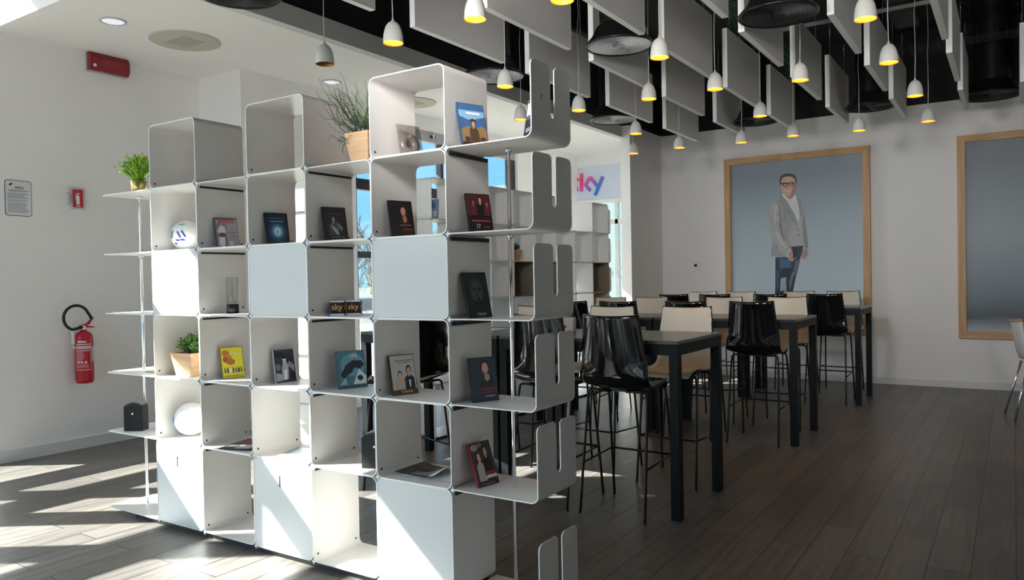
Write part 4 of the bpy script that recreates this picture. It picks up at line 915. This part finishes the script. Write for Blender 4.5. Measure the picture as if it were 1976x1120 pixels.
# fire extinguisher
T = thing('fire_extinguisher', 'red fire extinguisher hanging on the left wall with black hose', 'fire extinguisher', (LX+.11, 3.675, .615), 0)
M_RED = mat('extinguisher_red', (.46, .012, .03), .25, noise=.05)
MB().lathe([(.0, .012), (.045, .012), (.05, 0), (.068, .004), (.078, .03), (.078, .40), (.074, .435), (.055, .462), (.03, .475), (.024, .49), (0, .49)], M_RED, n=36).build('cylinder', T)
lbm = MB(); nA = 14
def wrap(a0, a1, z0, z1, m, rr=.0787):
    vs = []; 
    for i in range(nA+1):
        a = a0+(a1-a0)*i/nA; vs += [(rr*math.cos(a), rr*math.sin(a), z0), (rr*math.cos(a), rr*math.sin(a), z1)]
    lbm.add(vs, [(2*i, 2*i+2, 2*i+3, 2*i+1) for i in range(nA)], m, True)
MW = mat('label_white', (.70, .66, .66), .5); a0, a1 = -1.35, .25
wrap(a0, a1, .355, .362, MW); wrap(a0, a1, .125, .130, MW); wrap(a1-.03, a1, .125, .362, MW); wrap(a0, a0+.03, .125, .362, MW); wrap(a0+.2, a1-.5, .375, .39, MW); wrap(a0, a1-.1, .298, .304, MW)
wrap(a0+.1, a1-.15, .315, .345, mat('label_pink', (.60, .36, .38), .5))
rnd = random.Random(5)
for k in range(9): z = .285-k*.012; wrap(a0+.1, a0+.1+rnd.uniform(.5, .8), z, z+.005, MATS['label_pink'])
for k in range(3): wrap(a0+.15+k*.4, a0+.35+k*.4, .185, .205, MW)
for k in range(3): z = .17-k*.011; wrap(a0+.1, a1-.25, z, z+.004, MATS['label_pink'])
wrap(.40, .85, .20, .34, mat('label_grey', (.45, .42, .44), .5)); lbm.build('printed_label', T, fix=False)
text_mesh('label_text', 'ESTINTORE', .030, MW, T, (.0615, -.052, .330), (RAD(90), 0, RAD(52)), .0003)
MB().lathe([(.022, .485), (.022, .52), (.015, .53), (0, .53)], M_CHROME, n=16).build('valve', T)
MB().prism([(-.05, .500), (-.03, .53), (.03, .545), (.085, .60), (.092, .595), (.05, .535), (.02, .525), (.095, .512), (.095, .503), (-.02, .508)], -.012, .012, M_RED, 'yz').build('handle', T)
hose = [(0, -.02, .51)]+[(0, -.065+.112*math.cos(a)-.0, .60+.112*math.sin(a)) for a in [RAD(d) for d in range(250, 20, -15)]]+[(0, .06, .61), (.0, .07, .585)]
MB().tube([(.01, a, b) for _, a, b in hose], [.013]*len(hose), M_BOXB, 12).build('hose', T)
MB().tube([(.01, .05, .635), (.01, .072, .585)], .010, M_CHROME, 10).build('nozzle', T)
MB().box((-.108, -.03, .30), (-.076, .03, .46), M_CHROME).build('wall_bracket', T)
MB().box((-.05, -.085, .36), (.0, -.079, .49), MW).build('inspection_tag', T)
# wall switch
T = thing('wall_outlet', 'white socket plate with dark centre left of the portrait', 'socket', (-4.03, 11.24, 1.645), 0)
bevel(MB().box((-.06, -.012, -.045), (.06, 0, .045), M_PAPER).build('plate', T), .003); MB().box((-.03, -.014, -.02), (.015, -.012, .02), M_DARK).build('sockets', T)
# sign letters on the entrance transom
def logo():
    m = bpy.data.materials.new('sign_gradient'); m.use_nodes = True; t_ = m.node_tree; b = t_.nodes['Principled BSDF']
    tcn = t_.nodes.new('ShaderNodeTexCoord'); sx = t_.nodes.new('ShaderNodeSeparateXYZ'); ad = t_.nodes.new('ShaderNodeMath'); ad.operation = 'MULTIPLY_ADD'; ad.inputs[1].default_value = -1.0
    mr = t_.nodes.new('ShaderNodeMapRange'); mr.inputs['From Min'].default_value = -.12; mr.inputs['From Max'].default_value = .62; r = t_.nodes.new('ShaderNodeValToRGB')
    t_.links.new(tcn.outputs['Object'], sx.inputs[0]); t_.links.new(sx.outputs['Z'], ad.inputs[0]); t_.links.new(sx.outputs['X'], ad.inputs[2]); t_.links.new(ad.outputs[0], mr.inputs[0]); t_.links.new(mr.outputs[0], r.inputs[0])
    cs = [(0, (.85, .16, .07)), (.3, (.85, .03, .16)), (.52, (.65, .10, .42)), (.75, (.20, .14, .55)), (1, (.01, .22, .75))]
    r.color_ramp.elements[0].color = (*cs[0][1], 1); r.color_ramp.elements[1].color = (*cs[-1][1], 1)
    for p, c_ in cs[1:-1]: e_ = r.color_ramp.elements.new(p); e_.color = (*c_, 1)
    t_.links.new(r.outputs[0], b.inputs['Base Color']); b.inputs['Roughness'].default_value = .3
    T = thing('shop_sign', 'multicoloured three-letter lettering fixed on the pale panel above the entrance', 'sign', (-6.76, 12.13, 3.0), 0)
    X, Zz = -6.76, 3.0
    strokes = {'letter_k': [[(-6.439, 3.351), (-6.446, 3.028)], [(-6.265, 3.03), (-6.366, 3.14), (-6.265, 3.269)]], 'letter_y': [[(-6.265, 3.269), (-6.13, 3.098)], [(-6.02, 3.26), (-6.178, 2.939)]],
               'letter_s': [[(-6.50, 3.247), (-6.62, 3.250), (-6.67, 3.228), (-6.675, 3.18), (-6.62, 3.148), (-6.55, 3.115), (-6.535, 3.07), (-6.56, 3.035), (-6.68, 3.028)]]}
    for nme, sts in strokes.items():
        mb = MB()
        for q, st in enumerate(sts):
            hw = .030; L_ = []; R_ = []
            for i, (a, b_) in enumerate(st):
                p = st[max(0, i-1)]; n_ = st[min(len(st)-1, i+1)]; dx, dz = n_[0]-p[0], n_[1]-p[1]; l = math.hypot(dx, dz); L_.append((a-dz/l*hw-X, b_+dx/l*hw-Zz)); R_.append((a+dz/l*hw-X, b_-dx/l*hw-Zz))
            for i in range(len(st)-1): mb.prism([L_[i], L_[i+1], R_[i+1], R_[i]], -.012-q*.001, 0, m)
        mb.build(nme, T)
logo()

# framed portraits
FIG = {
 'jeans':[(-2.847,1.732),(-2.695,1.732),(-2.627,1.667),(-2.603,1.812),(-2.648,1.872),(-2.463,1.886),(-2.473,1.807),(-2.503,1.715),(-2.534,1.575),(-2.581,1.388),(-2.622,1.177),(-2.591,0.918),(-2.705,0.916),(-2.7,1.342),(-2.743,1.177),(-2.74,0.916),(-2.855,0.915),(-2.859,1.177),(-2.852,1.344)],
 'patch1':[(-2.794,1.719),(-2.645,1.695),(-2.624,1.577),(-2.789,1.562)], 'patch2':[(-2.743,1.575),(-2.624,1.582),(-2.635,1.455),(-2.731,1.449)],
 'patch3':[(-2.777,1.433),(-2.70,1.445),(-2.705,1.259),(-2.788,1.248)], 'patch4':[(-2.571,1.67),(-2.514,1.691),(-2.573,1.458),(-2.612,1.459)],
 'jacket':[(-2.752,2.645),(-2.663,2.497),(-2.563,2.302),(-2.513,2.136),(-2.502,2.299),(-2.544,2.582),(-2.486,2.543),(-2.456,2.436),(-2.44,2.272),(-2.416,2.038),(-2.396,1.851),(-2.445,1.829),(-2.467,1.889),(-2.648,1.872),(-2.625,1.836),(-2.695,1.732),(-2.903,1.75),(-2.912,1.787),(-2.881,1.964),(-2.903,2.061),(-2.925,2.205),(-2.941,2.397),(-2.931,2.479),(-2.869,2.535),(-2.776,2.599)],
 'shirt':[(-2.729,2.638),(-2.689,2.588),(-2.628,2.553),(-2.58,2.566),(-2.571,2.607),(-2.544,2.563),(-2.514,2.44),(-2.505,2.299),(-2.526,2.207),(-2.574,2.331),(-2.663,2.497),(-2.741,2.608)],
 'vest':[(-2.575,2.28),(-2.513,2.136),(-2.498,2.322),(-2.472,2.18),(-2.472,1.889),(-2.648,1.872),(-2.657,2.049)],
 'arm':[(-2.926,2.467),(-2.869,2.53),(-2.787,2.482),(-2.768,2.291),(-2.777,2.149),(-2.737,2.006),(-2.625,1.859),(-2.695,1.732),(-2.809,1.843),(-2.888,2.012),(-2.927,2.253)],
 'lapel':[(-2.752,2.645),(-2.8,2.53),(-2.705,2.429),(-2.733,2.395),(-2.54,2.137),(-2.574,2.326),(-2.663,2.497)],
 'lapel2':[(-2.544,2.582),(-2.486,2.536),(-2.471,2.343),(-2.494,2.275),(-2.502,2.345)],
 'neck':[(-2.706,2.653),(-2.581,2.643),(-2.575,2.584),(-2.626,2.55),(-2.675,2.573),(-2.707,2.606)],
 'hand':[(-2.688,1.763),(-2.634,1.855),(-2.596,1.83),(-2.558,1.772),(-2.566,1.712),(-2.612,1.664),(-2.657,1.686)],
 'hand2':[(-2.489,1.719),(-2.482,1.803),(-2.445,1.841),(-2.408,1.828),(-2.399,1.772),(-2.427,1.708),(-2.469,1.69)],
 'ear':[(-2.755,2.763),(-2.774,2.757),(-2.777,2.722),(-2.763,2.693),(-2.747,2.696)], 'ear2':[(-2.553,2.758),(-2.537,2.761),(-2.531,2.73),(-2.542,2.694),(-2.556,2.695)],
 'face':[(-2.76,2.763),(-2.755,2.829),(-2.736,2.865),(-2.681,2.879),(-2.613,2.871),(-2.568,2.841),(-2.553,2.781),(-2.549,2.723),(-2.559,2.665),(-2.582,2.613),(-2.612,2.587),(-2.657,2.583),(-2.702,2.61),(-2.734,2.655),(-2.752,2.704)],
 'hair':[(-2.769,2.759),(-2.777,2.84),(-2.749,2.892),(-2.689,2.913),(-2.612,2.906),(-2.561,2.875),(-2.539,2.82),(-2.542,2.755),(-2.555,2.77),(-2.566,2.827),(-2.613,2.864),(-2.681,2.872),(-2.731,2.855),(-2.75,2.814),(-2.756,2.758)],
 'glasses':[(-2.76,2.785),(-2.659,2.779),(-2.546,2.781),(-2.546,2.767),(-2.578,2.765),(-2.583,2.735),(-2.614,2.728),(-2.641,2.739),(-2.648,2.761),(-2.664,2.762),(-2.669,2.73),(-2.701,2.721),(-2.728,2.732),(-2.737,2.764),(-2.76,2.766)],
 'lens1':[(-2.723,2.763),(-2.675,2.763),(-2.68,2.738),(-2.701,2.73),(-2.719,2.739)], 'lens2':[(-2.637,2.765),(-2.591,2.766),(-2.594,2.743),(-2.614,2.737),(-2.632,2.746)],
 'nose':[(-2.659,2.755),(-2.646,2.702),(-2.665,2.694),(-2.674,2.704)], 'mouth':[(-2.692,2.678),(-2.629,2.68),(-2.643,2.653),(-2.674,2.65)],
 'face_shade':[(-2.549,2.723),(-2.559,2.665),(-2.582,2.613),(-2.612,2.587),(-2.63,2.60),(-2.60,2.66),(-2.585,2.74),(-2.57,2.80),(-2.553,2.781)],
 'brow':[(-2.735,2.795),(-2.70,2.803),(-2.672,2.793),(-2.70,2.797)], 'brow2':[(-2.64,2.795),(-2.61,2.804),(-2.58,2.794),(-2.61,2.797)],
 'collar':[(-2.729,2.638),(-2.70,2.60),(-2.66,2.545),(-2.70,2.56),(-2.735,2.60)], 'collar2':[(-2.575,2.60),(-2.55,2.565),(-2.565,2.50),(-2.60,2.555)],
 'jacket_shade':[(-2.79,2.48),(-2.775,2.30),(-2.785,2.15),(-2.74,2.00),(-2.70,1.95),(-2.75,2.12),(-2.757,2.30),(-2.77,2.45)],
 'jacket_shade2':[(-2.45,2.30),(-2.44,2.272),(-2.416,2.038),(-2.396,1.851),(-2.43,1.84),(-2.455,2.02),(-2.47,2.2)],
 'jacket_light':[(-2.84,2.50),(-2.80,2.47),(-2.82,2.30),(-2.85,2.15),(-2.87,2.30)], 'arm_light':[(-2.85,2.10),(-2.82,2.12),(-2.74,1.97),(-2.67,1.86),(-2.72,1.86),(-2.80,1.95)],
 'pocket':[(-2.74,2.055),(-2.665,2.03),(-2.662,2.015),(-2.742,2.04)], 'cuff':[(-2.705,1.745),(-2.695,1.732),(-2.625,1.836),(-2.632,1.856)],
 'trouser_shade':[(-2.63,1.87),(-2.605,1.80),(-2.60,1.69),(-2.56,1.74),(-2.545,1.86)], 'jeans_light':[(-2.83,1.54),(-2.80,1.55),(-2.80,1.30),(-2.835,1.25)], 'jeans_light2':[(-2.62,1.52),(-2.59,1.50),(-2.62,1.36),(-2.65,1.26),(-2.66,1.35)],
 'buttons':[(-2.536,2.118),(-2.523,2.118),(-2.523,2.101),(-2.536,2.102)], 'buttons2':[(-2.528,2.048),(-2.514,2.047),(-2.515,2.028),(-2.528,2.029)]}
FC = dict(face_shade=(150, 112, 98), jacket_shade=(118, 116, 117), jacket_shade2=(122, 120, 121), jacket_light=(168, 166, 166), arm_light=(170, 168, 168), jeans_light=(70, 84, 104), jeans_light2=(96, 108, 122), trouser_shade=(24, 30, 42), brow=(60, 44, 38), brow2=(60, 44, 38), cuff=(190, 190, 194), collar=(206, 206, 208), collar2=(200, 200, 203), pocket=(126, 124, 125), jeans=(38, 48, 66), patch1=(60, 88, 122), patch2=(36, 38, 46), patch3=(150, 156, 160), patch4=(84, 96, 108), jacket=(144, 142, 142), shirt=(186, 186, 188), vest=(154, 152, 152), arm=(155, 153, 153), lapel=(134, 132, 133), lapel2=(132, 130, 131), neck=(150, 116, 100),
          hand=(172, 134, 120), hand2=(160, 122, 108), ear=(160, 118, 104), ear2=(166, 124, 110), face=(184, 148, 132), hair=(62, 56, 54), glasses=(44, 26, 24), lens1=(176, 142, 128), lens2=(176, 142, 128), nose=(166, 126, 112), mouth=(196, 170, 164), buttons=(50, 48, 50), buttons2=(50, 48, 50))
def gn(c): return [min(.9, v*2.4) for v in srgb(*c)]
def print_mat(name, stops, vert=True, band=None):
    m = bpy.data.materials.new(name); m.use_nodes = True; t_ = m.node_tree; b = t_.nodes['Principled BSDF']
    tcn = t_.nodes.new('ShaderNodeTexCoord'); sx = t_.nodes.new('ShaderNodeSeparateXYZ'); mr = t_.nodes.new('ShaderNodeMapRange'); mr.inputs['From Min'].default_value = .6; mr.inputs['From Max'].default_value = 3.2
    nz_ = t_.nodes.new('ShaderNodeTexNoise'); nz_.inputs['Scale'].default_value = .7; ma = t_.nodes.new('ShaderNodeMath'); ma.operation = 'MULTIPLY_ADD'; ma.inputs[1].default_value = .25
    t_.links.new(tcn.outputs['Object'], sx.inputs[0]); t_.links.new(tcn.outputs['Object'], nz_.inputs[0]); t_.links.new(sx.outputs['Z'], mr.inputs[0]); t_.links.new(nz_.outputs[0], ma.inputs[0]); t_.links.new(mr.outputs[0], ma.inputs[2])
    r = t_.nodes.new('ShaderNodeValToRGB'); r.color_ramp.elements[0].position = stops[0][0]; r.color_ramp.elements[0].color = (*gn(stops[0][1]), 1); r.color_ramp.elements[1].position = stops[-1][0]; r.color_ramp.elements[1].color = (*gn(stops[-1][1]), 1)
    for p, c_ in stops[1:-1]: e_ = r.color_ramp.elements.new(p); e_.color = (*gn(c_), 1)
    t_.links.new(ma.outputs[0], r.inputs[0]); t_.links.new(r.outputs[0], b.inputs['Base Color']); b.inputs['Roughness'].default_value = .45; return m
def framed(label, x0, x1, z0, z1, sheet_m, fig=None, group=None):
    T = thing('framed_picture', label, 'picture', (0, 11.24, 0), 0, group); fw_ = .088; y0, y1 = -.085, -.004
    for p_ in ([(x0, z0), (x1, z0), (x1-fw_, z0+fw_), (x0+fw_, z0+fw_)], [(x0, z1), (x1, z1), (x1-fw_, z1-fw_), (x0+fw_, z1-fw_)]): MB().prism(p_, y0, y1, M_OAK).build('frame_rail', T)
    for p_ in ([(x0, z0), (x0, z1), (x0+fw_, z1-fw_), (x0+fw_, z0+fw_)], [(x1, z0), (x1, z1), (x1-fw_, z1-fw_), (x1-fw_, z0+fw_)]): MB().prism(p_, y0, y1, M_OAKV).build('frame_stile', T)
    MB().box((x0+fw_-.005, -.045, z0+fw_-.005), (x1-fw_+.005, -.035, z1-fw_+.005), sheet_m).build('print_sheet', T)
    if fig:
        lay = 0; 
        m = MB()
        for k, poly in fig.items():
            lay += 1; yy = -.0455-.0002*lay; m.add([(a, yy, b) for a, b in poly], [tuple(range(len(poly)))], C(*FC[k]))
        for q in range(26):   # fine tailoring lines of the printed jacket
            rnd = random.Random(q); x = -2.93+rnd.random()*.28; z = 1.85+rnd.random()*.6
            if x < -2.90 and z < 2.0: continue
            m.add([(x, -.0512, z), (x+.05*rnd.random(), -.0512, z-.08), (x+.052*rnd.random(), -.0512, z-.078)], [(0, 1, 2)], C(128, 126, 127))
        m.build('printed_person', T, fix=False)
framed('oak-framed photo print of a standing person in a grey jacket and patched jeans', -3.56, -1.60, .64, 3.19, print_mat('print_grey_blue', [(.05, (150, 160, 168)), (.35, (136, 147, 154)), (.7, (116, 126, 132)), (1.05, (92, 99, 105))]), FIG, 'oak-framed prints')
framed('oak-framed grey print at the right edge of the wall', -.59, 1.40, .64, 3.19, print_mat('print_grey_dark', [(.08, (128, 136, 140)), (.16, (122, 130, 134)), (.24, (50, 57, 62)), (.36, (78, 86, 91)), (.6, (104, 110, 114)), (1.05, (84, 89, 94))]), None, 'oak-framed prints')

# chair at the right edge
T = thing('dining_chair', 'white shell chair with wooden rim and silver legs at the right edge', 'chair', (.22, 9.2, 0), math.radians(-80))
MW_ = mat('chair_white', (.62, .62, .63), .4)
P_ = [(.20, .57), (.1, .58), (-.1, .58), (-.18, .61), (-.21, .69), (-.235, .85), (-.25, .98)]
vs = []; 
for (a, b) in P_:
    for j in range(9): s_ = (j/8-.5)*2; vs.append((s_*.21, a+(.05*s_*s_ if b > .60 else 0), b+(.01*s_*s_)))
o = MB().add(vs, [(i*9+j, i*9+j+1, (i+1)*9+j+1, (i+1)*9+j) for i in range(len(P_)-1) for j in range(8)], MW_, True).build('seat_shell', T); md = o.modifiers.new('t', 'SOLIDIFY'); md.thickness = .012
MB().tube([(s_*.21, -.25+.05*s_*s_, 0.988+.01*s_*s_) for s_ in [-1, -.75, -.5, -.25, 0, .25, .5, .75, 1]], .014, M_POTW, 8).build('wooden_rim', T)
for sx_ in (-1, 1):
    for sy_ in (-1, 1): MB().tube([(sx_*.25, sy_*.27, 0), (sx_*.15, sy_*.14, .565)], .011, M_CHROME, 10).build('leg', T)

# ================================================================== OUTSIDE THINGS
vd = Vector((-.6965, .7388, 0)).normalized(); sd = Vector((-vd.y, vd.x, 0))*1.0   # sd points to the left in view
rear = vd*32
T = thing('parked_car', 'blue hatchback parked outside, its rear seen through the window', 'car', (rear.x, rear.y, -.20), math.atan2(sd.y, sd.x), None)
M_CAR = mat('car_blue', (.006, .022, .065), .4, 0, noise=.03, coat=.1); M_TYRE = mat('tyre', (.015, .015, .015), .8); M_CG = mat('car_window', (.03, .06, .07), .06)
side = [(.05, .35), (.0, .55), (.05, .85), (.18, .98), (.55, 1.36), (.9, 1.46), (2.0, 1.48), (2.7, 1.05), (3.8, .92), (4.15, .7), (4.2, .35)]
o = bevel(MB().prism(side, -.85, .85, M_CAR).build('body', T), .09, 3)
for yy in (-.86, .86): MB().prism([(.62, 1.0), (.78, 1.34), (1.2, 1.40), (1.95, 1.40), (2.5, 1.04)], yy-.006, yy+.006, M_CG).build('side_window', T)
for xx in (.72, 3.4):
    for yy in (-.86, .70):
        wh = MB().lathe([(.2, 0), (.32, .0), (.33, .03), (.33, .14), (.32, .17), (.2, .17)], M_TYRE, n=28).build('wheel', T, (xx, yy, .33), (RAD(-90), 0, 0))
        hb = MB()
        for k in range(8): a = k*math.pi/4; hb.tube([(0, 0, .02), (.2*math.cos(a), .2*math.sin(a), .02)], .016, M_CHROME, 6)
        for zz in (.02, .15): hb.tube([(.2*math.cos(k*math.pi/12), .2*math.sin(k*math.pi/12), zz) for k in range(25)], .014, M_CHROME, 6)
        hb.build('rim', wh)
MB().box((.0, -.84, .78), (.12, -.60, .95), mat('tail_red', (.5, .02, .03), .2)).box((.0, .60, .78), (.12, .84, .95), MATS['tail_red']).build('tail_lamp', T)
# pale building face outside the entrance door
T = thing('outdoor_wall', 'pale sunlit building face outside the glass entrance', 'building', (-6.0, 17.0, -.20))
MB().box((-7, 0, 0), (9, .3, 4.2), mat('pale_render', (.09, .10, .108), .9, noise=.03, nscale=1)).build('wall', T)
MB().box((-1.2, -.04, .1), (.2, 0, 2.4), mat('outdoor_dark_glass', (.03, .06, .08), .1)).build('dark_doorway', T)
# bare trees and a bush beyond
M_BARK = mat('pale_bark', (.045, .039, .033), .9, noise=.3, nscale=10)
def bare_tree(label, x, y, h, seed):
    T = thing('bare_tree', label, 'tree', (x, y, -.20), 0, 'bare trees outside the window'); rnd = random.Random(seed); mb = MB(); br_ = MB()
    mb.tube([(0, 0, 0), (.08, 0, h*.3), (0, .1, h*.6)], [.13, .10, .06], M_BARK, 7); mb.build('trunk', T)
    def grow(p, d, l, r, dep):
        q = p+d*l; br_.tube([p, p.lerp(q, .5)+Vector((rnd.uniform(-.08, .08), rnd.uniform(-.08, .08), 0))*l, q], [r, r*.8, r*.55], M_BARK, 4, False)
        if dep:
            for _ in range(3):
                dd = (d+Vector((rnd.uniform(-.7, .7), rnd.uniform(-.7, .7), rnd.uniform(-.1, .6)))).normalized(); grow(p+d*l*rnd.uniform(.5, 1), dd, l*.68, r*.55, dep-1)
    for k in range(11):
        z = h*(.12+.5*k/11); grow(Vector((0, 0, z)), Vector((rnd.uniform(-.8, .8), rnd.uniform(-.8, .8), .9)).normalized(), h*.2, .05, 3)
    br_.build('branches', T, fix=False)
lab = ['leftmost bare tree outside the window', 'second bare tree from the left outside the window', 'third bare tree from the left outside the window', 'fourth bare tree from the left outside the window', 'fifth bare tree from the left outside the window', 'sixth bare tree from the left outside the window', 'rightmost bare tree outside the window']
for i in range(7):
    a = math.radians(-45.5+i*1.75); d = 41+(i % 3)*3; bare_tree(lab[i], math.sin(a)*d, math.cos(a)*d, 5.6+(i*37 % 5)*.25, 20+i)
def bush(label, x, y, r, h, m, seed, n=900):
    rnd = random.Random(seed); mb = MB()
    for i in range(n):
        a = rnd.uniform(0, 6.283); u = rnd.random()**.5; p = Vector((x+r*u*math.cos(a), y+r*u*math.sin(a), -.20+h*rnd.random()*math.sqrt(max(0, 1-u*u*.8))))
        d = Vector((rnd.uniform(-1, 1), rnd.uniform(-1, 1), rnd.uniform(-1, 1))).normalized(); e_ = d.orthogonal().normalized(); s_ = rnd.uniform(.05, .13)
        mb.add([p, p+d*s_+e_*s_*.5, p+d*2*s_, p+d*s_-e_*s_*.5], [(0, 1, 2, 3)], m)
    o = mb.build('bush', fix=False); tag(o, label, 'bush', 'bushes outside the window')
M_BU = mat('bush_yellow_green', (.05, .06, .018), .6, noise=.4, nscale=3); M_BB = mat('brown_brush', (.04, .035, .03), .8, noise=.3, nscale=3)
a = math.radians(-43.6); bush('yellow-green bush behind the parked car', math.sin(a)*33, math.cos(a)*33, 1.0, 1.75, M_BU, 1)
for i, (dg, d, hh, lb) in enumerate(((-46.2, 37, 2.6, 'brown brush left behind the bare trees'), (-42.4, 37, 2.4, 'brown brush in the middle behind the bare trees'), (-38.8, 37, 2.5, 'brown brush under the right-hand trees'), (-35.2, 37, 2.4, 'brown brush farthest right outside the window'))):
    a = math.radians(dg); bush(lb, math.sin(a)*d, math.cos(a)*d, 1.0, hh, M_BB, 5+i, 1500)
